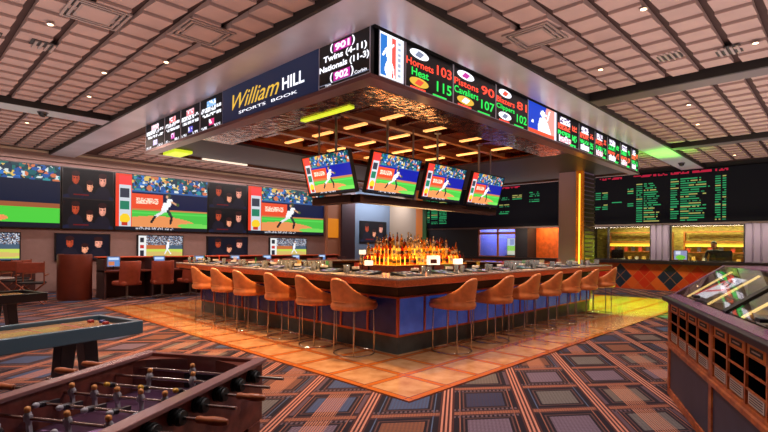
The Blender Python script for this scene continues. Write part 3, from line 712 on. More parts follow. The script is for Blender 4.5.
# ------------------------------------------------------------------ video wall
def wall_screen(name, x0, x1, z0, z1, pics, label, cat, loc_y=YW, group=None, m=SCR, th=0.05):
    t = thing(name, (x0, loc_y, z0), label, cat, 0, group); W, H = x1 - x0, z1 - z0
    MB().box(0, -th, 0, W, 0.05, H).build('casing', BEZEL, t)
    g = 0.03; n = len(pics)
    for i, p in enumerate(pics):
        h = (H - g * (n + 1)) / n
        mobj('picture', p.mesh('picture', W - 2 * g, h, m, g, g + (n - 1 - i) * (h + g)), t, (0, -th - 0.003, 0))
    return t
fb, ff, fz = baseball(120, 66), faces(80, 48), field(120, 66)
wall_screen('video_wall_screen', 0.35, 3.74, 1.93, 3.88, [fz], 'big wall screen with a green baseball outfield, at the left picture edge', 'screen')
wall_screen('video_wall_screen', 3.76, 5.24, 1.93, 3.88, [ff, ff], 'tall black wall screen with six faces, beside the outfield picture', 'screen')
wall_screen('video_wall_screen', 5.26, 8.5, 1.93, 3.88, [fb], 'big wall screen with a pitcher, between the two tall screens of faces', 'screen')
wall_screen('video_wall_screen', 8.52, 10.17, 1.93, 3.88, [ff, ff], 'tall black wall screen with six faces, between the two pitcher pictures', 'screen')
wall_screen('video_wall_screen', 10.19, 14.15, 1.93, 3.92, [fb], 'big wall screen with a pitcher, farthest along, beside the tan post', 'screen')
sf = small_field(); fd = faces(56, 34, (8, 10, 26))
for x0, x1, p, lb in ((0.9, 2.74, sf, 'lower wall television with a green infield, at the left picture edge'), (3.6, 5.14, fd, 'lower wall television with three faces, above the leather booth end'),
                      (5.99, 7.57, sf, 'lower wall television with a white striped batter, under the nearer pitcher picture'), (8.5, 10.22, fd, 'lower wall television with three faces, above the bar stools'),
                      (11.25, 13.18, sf, 'lower wall television with a batter, under the farther pitcher picture')):
    wall_screen('lower_television', x0, x1, 0.95, 1.80, [p], lb, 'television', group='lower row of wall televisions')
wall_screen('alcove_television', 16.75, 18.7, 1.66, 2.76, [faces(56, 34, (12, 10, 16))], 'dark television on the blue-grey alcove wall above the bottles', 'television', YW + 0.3)

# odds board on the right wall
t = thing('odds_board', (XW, 15.3, 2.38), 'long black electronic odds board with green and amber rows on the far right wall', 'board', -PI / 2)
L = 17.5; H = 1.8
MB().box(0, -0.06, 0, L, 0.0, H).build('casing', BLACK_S, t)
r = R(350, 46, (6, 6, 12)); rng = np.random.RandomState(11)
G1, G2, A1 = (40, 126, 84), (46, 158, 98), (176, 172, 96)
def block(x0, x1, r0, r1, dens=0.7, gap=0.0, first=None, rag=0.0):
    for k in range(r0, r1):
        if rng.rand() < gap: continue
        y = 0.115 + k * 0.043
        c = G2 if rng.rand() < 0.6 else A1 if rng.rand() < 0.5 else G1
        e = x1 - rag * rng.rand() * (x1 - x0)
        j = int(y * 46)
        for i in range(int(x0 / L * 350), int(e / L * 350)):
            if rng.rand() < dens: r.a[j:j + 1, i] = c
def yb(u):   # along-board position of a picture column, used to lay out the text blocks
    ra = (u - 384) / 480.0; d = XW / (S_ * ra + C_); return 15.3 - (-d * C_ * ra + S_ * d)
for u0, u1, a, z, dn, gp, rg in ((424, 430, 2, 19, .8, .1, 0), (432, 438, 2, 19, .8, .1, 0), (440, 447, 2, 19, .8, .1, 0), (478, 484, 3, 6, .8, .1, 0), (487, 497, 3, 5, .8, .3, 0), (500, 510, 3, 16, .7, .5, 0), (513, 522, 2, 6, .8, .2, 0), (530, 540, 2, 8, .7, .3, 0),
                             (597, 602, 5, 9, .8, 0, 0), (603.5, 609, 5, 9, .8, 0, 0), (597, 602, 12, 14, .8, 0, 0), (603.5, 609, 11, 14, .8, 0, 0), (612, 624, 10, 11, .7, 0, 0), (628, 635, 4, 7, .8, 0, 0), (628, 635, 11, 13, .9, 0, 0),
                             (637, 644, 2, 21, .85, 0, 0), (645.5, 662, 2, 21, .75, 0, .55), (671, 679, 1, 20, .85, .0, .1), (681, 689, 1, 21, .85, 0, 0), (690.5, 708, 1, 21, .75, .0, .6), (700, 712, 3, 8, .6, .2, .4), (717, 722, 1, 21, .85, 0, 0), (723, 728, 1, 21, .85, 0, 0)):
    block(yb(u0), yb(u1), a, z, min(1.0, dn + 0.1), gp, None, rg)
for u0, u1 in ((600, 622), (634, 668), (672, 690), (694, 712), (716, 730), (500, 520), (430, 446)):
    r.text_rows(yb(u0) / L, 0.03, yb(u1) / L, 0.07, (190, 30, 60), rng, 0.7)
mobj('picture', r.mesh('picture', L - 0.04, H - 0.04, SCR_LED, 0.02, 0.02), t, (0, -0.064, 0))

# ------------------------------------------------------------------ the bar
BX, BY, BXE, BYE, BT = 4.4, 4.0, 11.9, 10.6, 1.09      # outer counter edge, far ends, counter height
FX, FY = 4.84, 4.40                                    # front face of the bar body
bar = thing('bar_counter', (0, 0, 0.012), 'large square island bar with granite top, wood edge and blue lit front panels', 'bar')
def ring(mb, x0, y0, x1, y1, w, z0, z1, mi=0):
    mb.box(x0, y0, z0, x1, y0 + w, z1, mi); mb.box(x0, y1 - w, z0, x1, y1, z1, mi); mb.box(x0, y0 + w, z0, x0 + w, y1 - w, z1, mi); mb.box(x1 - w, y0 + w, z0, x1, y1 - w, z1, mi)
b = MB(); ring(b, FX + 0.03, FY + 0.03, BXE - 0.35, BYE - 0.35, 0.5, 0.0, 0.96); b.build('body', mat('bar_body_black', srgb(26, 22, 26), 0.4), bar)
b = MB(); ring(b, FX, FY, BXE - 0.32, BYE - 0.32, 0.03, 0.0, 0.235); b.build('kick_plate', KICK, bar)
b = MB()
b.box(FX - 0.012, FY - 0.012, 0.235, BXE - 0.31, FY + 0.03, 0.265); b.box(FX - 0.012, FY + 0.03, 0.235, FX + 0.03, BYE - 0.31, 0.265)
b.box(FX - 0.012, FY - 0.012, 0.76, BXE - 0.31, FY + 0.03, 0.785); b.box(FX - 0.012, FY + 0.03, 0.76, FX + 0.03, BYE - 0.31, 0.785)
np_ = 12; px_ = (BXE - 0.32 - FX) / np_
for i in range(np_ + 1): b.box(FX + i * px_ - 0.018, FY - 0.014, 0.265, FX + i * px_ + 0.018, FY + 0.02, 0.76)
ny_ = 10; py_ = (BYE - 0.32 - FY) / ny_
for i in range(1, ny_ + 1): b.box(FX - 0.014, FY + i * py_ - 0.018, 0.265, FX + 0.02, FY + i * py_ + 0.018, 0.76)
b.build('copper_trim', COPPER, bar)
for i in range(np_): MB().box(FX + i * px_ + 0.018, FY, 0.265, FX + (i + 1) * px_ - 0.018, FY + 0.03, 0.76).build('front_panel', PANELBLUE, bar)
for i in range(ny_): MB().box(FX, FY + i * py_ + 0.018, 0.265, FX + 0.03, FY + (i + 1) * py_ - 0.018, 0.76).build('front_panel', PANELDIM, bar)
b = MB(); ring(b, BX, BY, BXE, BYE, 0.05, 0.965, 1.055); b.build('counter_edge', COUNTER_EDGE, bar, 0.012)
b = MB(); ring(b, BX - 0.0, BY - 0.0, BXE, BYE, 0.78, 1.055, 1.078); b.build('countertop', GRANITE, bar, 0.005)
b = MB(); ring(b, BX + 0.05, BY + 0.05, BXE - 0.05, BYE - 0.05, 0.4, 0.94, 0.965); b.build('under_shelf', BLACKM, bar)

# back bar with lit steps
bb = thing('back_bar', (7.15, 6.6, 0.012), 'stepped back bar in the middle of the island, glowing yellow under the bottles', 'back bar')
BW, BD = 2.55, 1.1
MB().box(0, 0, 0, BW, BD, 1.07).build('cabinet', MAROONWOOD, bb)
GLOW = mat('backlit_onyx', srgb(230, 160, 60), 0.4, emis=srgb(255, 168, 44), estr=3.4, noise=0.2, nscale=7)
steps = [(0.0, 1.07, 1.075), (0.13, 1.075, 1.25), (0.3, 1.25, 1.42)]
for k, (ins, z0, z1) in enumerate(steps):
    MB().box(ins, ins, z0, BW - ins, BD - ins * 0.6, z1).build('lit_step' if k else 'ledge', GLOW if k else REDWOOD, bb)
    MB().box(ins + 0.0, ins + 0.0, z1, BW - ins, BD - ins * 0.6, z1 + 0.012).build('glass_shelf', mat('amber_glass_shelf', srgb(240, 170, 90), 0.15, emis=srgb(255, 160, 50), estr=0.6), bb)
BOT = [(srgb(226, 130, 40), 'amber'), (srgb(240, 180, 80), 'honey coloured'), (srgb(160, 66, 26), 'dark brown'), (srgb(226, 216, 200), 'clear'), (srgb(44, 86, 40), 'green'), (srgb(150, 24, 16), 'red')]
PROF = [[(0.0, 0), (0.036, 0.0), (0.038, 0.01), (0.038, 0.17), (0.03, 0.2), (0.014, 0.225), (0.013, 0.285), (0.015, 0.287), (0.015, 0.3), (0, 0.3)],
        [(0.0, 0), (0.044, 0.0), (0.046, 0.02), (0.044, 0.13), (0.02, 0.17), (0.014, 0.19), (0.014, 0.24), (0.0, 0.24)],
        [(0.0, 0), (0.033, 0.0), (0.035, 0.02), (0.03, 0.2), (0.02, 0.24), (0.012, 0.26), (0.012, 0.33), (0.0, 0.33)]]
protos = {}
def bottle(loc, ci, pi, label, cap=True):
    k = (ci, pi)
    if k not in protos:
        gm = mat('bottle_%s' % BOT[ci][1].replace(' ', '_'), BOT[ci][0], 0.08, trans=0.75, coat=0.2)
        body = MB().lathe((0, 0, 0), PROF[pi], 10).mesh('bottle', gm)
        h = PROF[pi][-1][1]
        lab = MB().lathe((0, 0, 0), [(PROF[pi][1][0] + 0.003, h * 0.18), (PROF[pi][1][0] + 0.003, h * 0.42)], 10).mesh('label', mat(('paper_label_%d' % (ci % 3)), [srgb(226, 206, 170), srgb(200, 150, 60), srgb(40, 30, 30)][ci % 3], 0.6))
        cp = MB().lathe((0, 0, 0), [(0.015, h - 0.035), (0.015, h + 0.008)], 8).mesh('cap', mat('cap_%d' % (ci % 2), [srgb(30, 20, 20), srgb(196, 150, 60)][ci % 2], 0.3))
        protos[k] = (body, lab, cp)
    body, lab, cp = protos[k]
    o = mobj('bottle', body, None, loc); tag(o, label, 'bottle', 'liquor bottles on the lit back bar')
    mobj('label', lab, o); mobj('cap', cp, o)
    o.rotation_euler = (0, 0, random.random() * 6); hs = random.uniform(0.78, 1.12); o.scale = (1, 1, hs)
    return o
rngb = random.Random(4)
names = ['bottom', 'middle', 'top']
for k, (ins, z0, z1) in enumerate(steps):
    n = (20, 19, 17)[k]; x0, x1 = 7.15 + ins + 0.06, 7.15 + BW - ins - 0.06
    for i in range(n):
        ci = rngb.choice([0, 0, 1, 1, 2, 3, 3, 5, 4] if k < 2 else [0, 1, 2, 3, 3, 2]); pi = rngb.choice([0, 0, 1, 2])
        x = x0 + (x1 - x0) * i / (n - 1); y = 6.6 + ins + 0.055
        bottle((x + rngb.uniform(-.01, .01), y + rngb.uniform(0, .03), z1 + 0.026), ci, pi, '%s bottle, %s along the %s step facing the blue panels' % (BOT[ci][1], ORD[i], names[k]))
    m = (8, 7, 5)[k]; y0, y1 = 6.6 + ins + 0.18, 6.6 + BD - ins * 0.6 - 0.06
    for i in range(m):
        ci = rngb.choice([0, 1, 5, 0, 3, 2]); pi = rngb.choice([0, 1, 2])
        bottle((7.15 + ins + 0.055, y0 + (y1 - y0) * i / (m - 1), z1 + 0.026), ci, pi, '%s bottle, %s from the corner on the %s step facing the video wall side' % (BOT[ci][1], ORD[i], names[k]))
# small white lit boxes by the bottles
LB = mat('lit_white_box', (1, 1, 1, 1), 0.5, emis=srgb(255, 226, 190), estr=1.3)
def cube_thing(name, x, y, z, w, d, h, m, label, cat, group=None, bevel=0.004):
    o = MB().box(-w / 2, -d / 2, 0, w / 2, d / 2, h).build(name, m, None, bevel, (x, y, z)); return tag(o, label, cat, group)
for x, y, z, w, h, lb in ((8.28, 6.50, 1.09, 0.3, 0.2, 'bright white lit box with a dark picture between the bottles'), (9.05, 6.40, 1.09, 0.22, 0.12, 'small glowing box at the foot of the bottle display'),
                      (6.85, 7.05, 1.09, 0.16, 0.1, 'small white lamp box low beside the bottle display'), (6.98, 7.38, 1.31, 0.12, 0.09, 'small white lamp box raised beside the bottle display')):
    t = thing('lit_box', (x, y, z), lb, 'lamp', -0.3)
    MB().box(-w / 2, -0.04, 0, w / 2, 0.04, h).build('lit_body', LB, t, 0.004)
    if h > 0.15: MB().box(-w * 0.35, -0.047, 0.03, w * 0.2, -0.04, h * 0.6).build('picture', mat('dark_red_print', srgb(90, 30, 20), 0.5), t)
    b = MB(); b.box(-w / 2 - 0.01, -0.05, -0.008, w / 2 + 0.01, 0.05, 0.0)
    if z < 1.1: b.tube((0, 0, -1.075), (0, 0, 0), 0.02)
    elif 'raised' in lb: b.tube((0, 0, -1.29), (0, 0, 0), 0.012)
    b.build('foot', BLACKM, t)

# things on the counter
rngc = random.Random(12)
ZC = BT + 0.001
gl_body = MB().lathe((0, 0, 0), [(0.028, 0), (0.034, 0.12), (0.031, 0.12), (0.026, 0.01), (0.0, 0.01)], 12).mesh('drinking_glass', mat('tumbler_glass', srgb(210, 215, 220), 0.05, trans=0.8))
drink = MB().lathe((0, 0, 0), [(0.025, 0.011), (0.029, 0.085)], 12).mesh('drink', mat('amber_drink', srgb(206, 140, 70), 0.1, trans=0.4))
scr_me = None
def counter_pos(side, t, off):
    return (BX + off, t) if side == 'L' else (t, BY + off)
TINTS = [(60, 84, 150), (150, 70, 60), (50, 120, 70), (190, 150, 90), (110, 90, 150)]
for side, n, a0, a1 in (('L', 8, 4.95, 10.1), ('R', 9, 4.95, 11.4)):
    for i in range(n):
        tt = a0 + (a1 - a0) * i / (n - 1); x, y = counter_pos(side, tt, 0.33)
        where = 'left run' if side == 'L' else 'right run'
        # flush game terminal
        t = thing('bar_game_terminal', (x, y, ZC), 'flat game screen set in the %s of the bar top, %s from the corner' % (where, ORD[i]), 'game terminal', -PI / 2 if side == 'L' else 0, 'game screens in the bar top')
        MB().hexa([(-0.2, -0.15, 0), (0.2, -0.15, 0), (0.2, 0.15, 0), (-0.2, 0.15, 0)], [(-0.19, -0.14, 0.012), (0.19, -0.14, 0.012), (0.19, 0.15, 0.05), (-0.19, 0.15, 0.05)]).build('housing', BEZEL, t, 0.003)
        rr = R(16, 12, tuple(int(c * 0.35) for c in TINTS[i % 5])); rr.speck(0.05, 0.1, 0.95, 0.9, [TINTS[(i + 1) % 5], TINTS[(i + 3) % 5], (200, 190, 180), (20, 24, 40)], 2, 0.7, np.random.RandomState(i))
        me = rr.mesh('game_picture', 0.34, 0.25, SCR, -0.17, -0.125)
        o = mobj('game_picture', me, t, (0, 0.005, 0.0335)); o.rotation_euler = (-PI / 2 + math.radians(7.5), 0, 0)
        for q in range(2):
            gx, gy = counter_pos(side, tt + 0.27 + 0.11 * q, 0.17 + 0.12 * q + 0.08 * rngc.random())
            o = mobj('drinking_glass', gl_body, None, (gx, gy, ZC)); tag(o, 'clear tumbler on the %s of the bar, %s one from the corner' % (where, ORD[2 * i + q]), 'glass', 'tumblers on the bar'); mobj('drink', drink, o)
        gx, gy = counter_pos(side, tt + 0.42, 0.55)
        t = thing('napkin_caddy', (gx, gy, ZC), 'black caddy of napkins and straws on the %s, %s from the bar corner' % (where, ORD[i]), 'caddy', rngc.random(), 'bar caddies')
        MB().box(-0.09, -0.06, 0, 0.09, 0.06, 0.05).build('tray', BEZEL, t, 0.004)
        MB().box(-0.08, -0.05, 0.045, 0.0, 0.05, 0.085).build('napkins', mat('white_paper', srgb(225, 215, 205), 0.8), t)
        b = MB()
        for q in range(5): b.tube((0.03 + 0.01 * q, -0.03 + 0.014 * q, 0.03), (0.03 + 0.014 * q, -0.04 + 0.02 * q, 0.15), 0.004, 6)
        b.build('straws', mat('straw_%d' % (i % 3), [srgb(200, 60, 40), srgb(60, 150, 70), srgb(220, 180, 60)][i % 3], 0.5), t)
# menus, plates and racks of glasses inside the ring
for i in range(14):
    side = 'L' if i < 7 else 'R'; k = i % 7
    tt = 5.3 + k * 0.72 if side == 'L' else 5.6 + k * 0.8
    x, y = counter_pos(side, tt, 0.1)
    if i % 2 == 0:
        o = MB().hexa([(-0.11, -0.07, 0), (0.11, -0.07, 0), (0.11, 0.07, 0), (-0.11, 0.07, 0)], [(-0.11, -0.07, 0.006), (0.11, -0.07, 0.006), (0.11, 0.07, 0.006), (-0.11, 0.07, 0.006)]).build('drinks_menu', mat('menu_%d' % (k % 3), [srgb(200, 180, 150), srgb(120, 40, 40), srgb(60, 80, 120)][k % 3], 0.5), None, 0, (x, y, ZC), rngc.uniform(-.5, .5))
        tag(o, 'flat printed menu on the %s of the bar top, %s from the corner' % ('left run' if side == 'L' else 'right run', ORD[k // 2]), 'menu', 'menus on the bar')
    else:
        o = MB().lathe((0, 0, 0), [(0.03, 0), (0.06, 0.02), (0.065, 0.022), (0.03, 0.006), (0.0, 0.006)], 16).build('bar_dish', mat('white_china', srgb(222, 214, 204), 0.25), None, 0, (x, y, ZC))
        tag(o, 'small white dish on the %s of the bar top, %s from the corner' % ('left run' if side == 'L' else 'right run', ORD[k // 2]), 'dish', 'dishes on the bar')
def glass_rack(x, y, z, label, rz=0.0):
    t = thing('glass_rack', (x, y, z), label, 'glass rack', rz)
    MB().box(-0.26, -0.2, 0, 0.26, 0.2, 0.05).build('rack_tray', BLACKM, t, 0.005)
    for i in range(5):
        for j in range(3):
            MB().lathe((-0.2 + i * 0.1, -0.13 + j * 0.13, 0.05), [(0.03, 0), (0.034, 0.14), (0.03, 0.14), (0.026, 0.01), (0, 0.01)], 10).build('upturned_glass', MATS['tumbler_glass'], t)
b = MB(); b.box(5.42, 6.3, 0.012, 6.0, 9.7, 1.0); tag(b.build('service_station', mat('steel_worktop', srgb(120, 118, 122), 0.3, 0.8), None, 0.01), 'long steel work station behind the left run of the bar', 'worktop')
b = MB(); b.box(6.3, 4.98, 0.012, 11.0, 5.55, 1.0); tag(b.build('service_station', mat('steel_worktop', None), None, 0.01), 'long steel work station behind the right run of the bar', 'worktop')
glass_rack(5.66, 7.2, 1.0, 'rack of upturned glasses behind the left run, nearer the corner'); glass_rack(5.66, 8.2, 1.0, 'rack of upturned glasses behind the left run, nearer the video wall')
glass_rack(9.6, 5.28, 1.0, 'rack of upturned glasses behind the right run, near the gold column'); glass_rack(10.5, 5.28, 1.0, 'rack of upturned glasses behind the right run, closest to the gold column')

# ------------------------------------------------------------------ bar stools
def stool():
    t = thing('bar_stool', (0, 0, 0.012), '', 'bar stool', 0, 'tan leather bar stools round the bar')
    # local: +Y is the direction the sitter faces, back at -Y
    n = 48
    def rim(a):     # a = angle from the back
        c = abs(a)
        if c < 0.6: return 1.0 - 0.14 * (c / 0.6) ** 2.5
        if c > 2.0: return 0.0
        u = (c - 0.6) / 1.4; return 0.86 * (0.75 * (1 - u) ** 2.3 + 0.25 * (1 - u))
    def xy(a, sx, sy, p=2.6):
        s, c = math.sin(a), -math.cos(a)
        k = (abs(s) ** p + abs(c) ** p) ** (-1 / p); return s * k * sx, c * k * sy
    A = [2 * PI * i / n - PI for i in range(n)]
    zb, zs = 0.60, 0.745
    SX, SY = 0.255, 0.325
    def fz(y, z): return z - 0.035 * max(0.0, (y - 0.05) / 0.28)      # seat dips toward the front
    rows = [[(x * 0.72, y * 0.72, zb) for x, y in (xy(a, SX, SY) for a in A)],
            [(x * 0.98, y * 0.98, zb + 0.012) for x, y in (xy(a, SX, SY) for a in A)],
            [(x * 1.04, y * 1.03, zb + 0.045) for x, y in (xy(a, SX, SY) for a in A)],
            [(x * 1.03, y * 1.02, zb + 0.085) for x, y in (xy(a, SX, SY) for a in A)],
            [(x * 0.965, y * 0.965, fz(y, zb + 0.108)) for x, y in (xy(a, SX, SY) for a in A)],
            [(x * 0.985, y * 0.985, fz(y, zs)) for x, y in (xy(a, SX, SY) for a in A)]]
    def lev(f, sx, sy, dz=0.0):
        out = []
        for a in A:
            h = rim(a); x, y = xy(a, sx, sy); z = zs + h * 0.295 * f + dz
            lean = -0.045 * h * f
            pinch = 1 - 0.06 * h * f
            out.append((x * pinch, y + lean, fz(y, z)))
        return out
    rows += [lev(0.33, SX, SY), lev(0.66, SX, SY), lev(0.93, SX - .002, SY - .002), lev(1.0, SX - .014, SY - .014, 0.012), lev(0.97, SX - .028, SY - .03, 0.004), lev(0.6, SX - .038, SY - .04), lev(0.2, SX - .045, SY - .048)]
    rows += [[(x, y, fz(y, zs + 0.005)) for x, y in (xy(a, 0.205, 0.27) for a in A)], [(x * 0.5, y * 0.5, fz(y, zs + 0.02)) for x, y in (xy(a, 0.205, 0.27) for a in A)], [(x * 0.02, y * 0.02, zs + 0.012) for x, y in (xy(a, 0.2, 0.225) for a in A)]]
    b = MB(); b.grid(rows, 0, True); b.add(rows[0], [tuple(range(n))])
    b.build('seat_shell', LEATHER, t)
    b = MB(); b.grid([[(x * 1.004, y * 1.004 - 0.002, z) for x, y in (xy(a, SX, SY) for a in [-0.5 + 1.0 * i / 10 for i in range(11)])] for z in (0.728, 0.742)]); o = b.build('back_slot', mat('pale_leather_slot', srgb(226, 150, 90), 0.4), t); o['label'] = 'pale slot piping'
    for sx in (-1, 1):
        for sy in (-1, 1):
            MB().tube((0.185 * sx, 0.2 * sy, 0.605), (0.19 * sx, 0.205 * sy, 0.012), 0.0095).build('leg', CHROME, t)
    MB().path([(0.28 * math.cos(2 * PI * i / 28), 0.28 * math.sin(2 * PI * i / 28), 0.009) for i in range(28)], 0.009, 8, closed=True).build('base_ring', CHROME, t)
    return t
s0 = stool(); first = True
side_l = ['nearest the corner', 'second from the corner', 'third from the corner', 'fourth from the corner', 'fifth from the corner', 'last at the far end']
for i in range(6):
    s = s0 if i == 0 else copy_tree(s0)
    s.location = (4.49, (4.90, 5.70, 6.55, 7.54, 8.36, 9.17)[i], 0.012); s.rotation_euler = (0, 0, -PI / 2 + (0.06, -0.04, 0.03, 0, 0.05, -0.03)[i])
    s['label'] = 'tan leather bar stool on the side facing the foosball table, ' + side_l[i]
side_r = ['nearest the corner', 'second from the corner', 'third from the corner', 'fourth from the corner', 'fifth from the corner', 'sixth from the corner', 'last before the yellow lit floor']
for i in range(7):
    s = copy_tree(s0)
    s.location = ((5.60, 6.64, 7.52, 8.39, 9.26, 10.16, 11.22)[i], 4.05, 0.012); s.rotation_euler = (0, 0, (0.05, -0.05, 0.02, 0.04, 0, -0.03, 0.02)[i])
    s['label'] = 'tan leather bar stool along the bright blue panels, ' + side_r[i]

# ------------------------------------------------------------------ foosball table
def rzf(deg): return TH - math.radians(deg) - PI / 2
fo = thing('foosball_table', cf(-0.97, 2.62), 'dark red wooden foosball table with steel rods in the near left corner', 'foosball table', rzf(13))
HW = 0.355; FZ = 0.9; LN = 1.42
for sx in (-1, 1):
    b = MB(); b.box(min(sx * (HW - 0.015), sx * (HW - 0.04)), -LN, 0.58, max(sx * (HW - 0.015), sx * (HW - 0.04)), 0, FZ - 0.02); b.build('side_panel', MAROONWOOD, fo)
    b = MB(); b.box(min(sx * (HW + 0.012), sx * (HW - 0.05)), -LN, FZ - 0.02, max(sx * (HW + 0.012), sx * (HW - 0.05)), 0, FZ); o = b.build('top_rail', mat('rail_laminate', srgb(150, 106, 104), 0.25, coat=0.5), fo, 0.004); o['label'] = 'pale pinkish top rail'
for y0, y1 in ((-0.035, 0.0), (-LN, -LN + 0.035)):
    MB().box(-HW + 0.04, y0, 0.58, HW - 0.04, y1, FZ - 0.005).build('end_panel', MAROONWOOD, fo)
MB().box(-HW + 0.04, -LN + 0.035, 0.70, HW - 0.04, -0.035, 0.72).build('playfield', mat('play_surface', srgb(70, 44, 66), 0.3, noise=0.2, nscale=3, coat=0.4), fo)
b = MB(); b.box(-0.30, -LN / 2 - 0.004, 0.7202, 0.30, -LN / 2 + 0.004, 0.721); b.lathe((0, -LN / 2, 0.7202), [(0.1, 0), (0.1, 0.0008)], 24); b.build('field_marking', mat('field_line', srgb(150, 110, 150), 0.5), fo)
# curved corner ramps at the far end
for sx in (-1, 1):
    b = MB(); pts = [(sx * (HW - 0.04), -0.035), (sx * (HW - 0.04), -0.17), (sx * (HW - 0.08), -0.12), (sx * (HW - 0.13), -0.085), (sx * (HW - 0.2), -0.06), (sx * (HW - 0.27), -0.035)]
    b.prism(pts, 'z', 0.72, 0.878); b.build('corner_ramp', mat('dark_ramp', srgb(110, 56, 44), 0.3), fo)
b = MB(); b.box(-0.1, -0.042, 0.72, 0.1, -0.034, 0.80); b.build('goal', BLACKM, fo)
for sx in (-1, 1):
    for y in (-0.1, -LN + 0.1):
        MB().hexa([(sx * 0.29 - 0.045, y - 0.045, 0), (sx * 0.29 + 0.045, y - 0.045, 0), (sx * 0.29 + 0.045, y + 0.045, 0), (sx * 0.29 - 0.045, y + 0.045, 0)],
                  [(sx * 0.29 - 0.06, y - 0.06, 0.58), (sx * 0.29 + 0.06, y - 0.06, 0.58), (sx * 0.29 + 0.06, y + 0.06, 0.58), (sx * 0.29 - 0.06, y + 0.06, 0.58)]).build('leg', MAROONWOOD, fo)
b = MB(); b.box(-HW + 0.04, -LN + 0.035, 0.56, HW - 0.04, -0.035, 0.6); b.build('underside', BLACKM, fo)
HEAD = mat('figure_head_orange', srgb(222, 148, 84), 0.4); TEAM = [mat('figure_white', srgb(176, 172, 178), 0.4), mat('figure_dark', srgb(52, 46, 50), 0.4)]
YEL = mat('figure_yellow', srgb(206, 150, 40), 0.4)
ROD = mat('rod_steel', srgb(190, 180, 176), 0.18, 1.0)
HAND = wood_mat('handle_wood', srgb(150, 76, 44), srgb(184, 104, 62), 0.35, (6, 6, 6))
RUB = mat('black_rubber', srgb(24, 26, 26), 0.6)
layout = [('A', 1), ('A', 2), ('B', 3), ('A', 5), ('B', 5), ('A', 3), ('B', 2), ('B', 1)]
ang = [0.1, -0.15, 1.25, 0.05, 1.45, 0.1, 0.3, 0]
slide = [0.02, 0.0, -0.02, -0.04, -0.03, 0.01, 0, 0]
def man(parent, x, tilt, bm_, hm):
    b = MB()
    b.lathe((0, 0, 0.02), [(0.013, -0.05), (0.018, -0.03), (0.018, 0.005), (0.012, 0.014)], 10, 0)
    b.hexa([(-0.011, -0.012, -0.098), (0.011, -0.012, -0.098), (0.011, 0.012, -0.098), (-0.011, 0.012, -0.098)], [(-0.009, -0.009, -0.01), (0.009, -0.009, -0.01), (0.009, 0.009, -0.01), (-0.009, 0.009, -0.01)], 0)
    b.box(-0.02, -0.011, -0.015, 0.02, 0.011, 0.02, 0)
    b.lathe((0, 0, 0.048), [(0.004, -0.018), (0.014, -0.013), (0.017, 0.0), (0.014, 0.012), (0.004, 0.017)], 10, 1)
    o = b.build('player_figure', [bm_, hm], parent); o.location = (x, 0, 0); o.rotation_euler = (tilt, 0, 0); o.scale = (0.72, 0.72, 0.72)
for k, (team, n) in enumerate(layout):
    y = -0.14 - 0.147 * k
    rod = MB().tube((-HW - 0.2 + slide[k], 0, 0), ((HW + 0.09 if team == 'B' else HW + 0.17), 0, 0), 0.0075, 10).build('rod', ROD, fo); rod.location = (0, y, 0.838)
    for i in range(n):
        w = {1: 0, 2: 0.24, 3: 0.36, 5: 0.47}[n]; x = (-w / 2 + w * i / (n - 1) if n > 1 else 0.0) + slide[k]
        man(rod, x, ang[k], TEAM[0] if team == 'A' else TEAM[1], HEAD if team == 'A' else (YEL if k == 2 else TEAM[0]))
    s = -1 if team == 'A' else 1
    xa = HW + 0.09 if s > 0 else -HW - 0.2 + slide[k]
    hb = MB()
    pr = [(0.012, 0), (0.015, 0.01), (0.013, 0.03), (0.017, 0.07), (0.017, 0.1), (0.013, 0.125), (0.008, 0.13)]
    nseg = 12; vs = [(xa + s * z, r_ * math.cos(2 * PI * q / nseg), r_ * math.sin(2 * PI * q / nseg)) for r_, z in pr for q in range(nseg)]
    hb.add(vs, [(j * nseg + q, j * nseg + (q + 1) % nseg, (j + 1) * nseg + (q + 1) % nseg, (j + 1) * nseg + q) for j in range(len(pr) - 1) for q in range(nseg)], 0, True)
    hb.add(vs[:nseg], [tuple(range(nseg))]); hb.add(vs[-nseg:], [tuple(range(nseg))])
    hb.build('handle', HAND, rod)
    for s2 in (-1, 1):
        bp = MB()
        for q in range(4): bp.tube((s2 * (HW - 0.014 + q * 0.013), 0, 0), (s2 * (HW - 0.005 + q * 0.013), 0, 0), 0.033 if q % 2 == 0 else 0.028, 14)
        bp.build('rubber_bumper', RUB, rod)

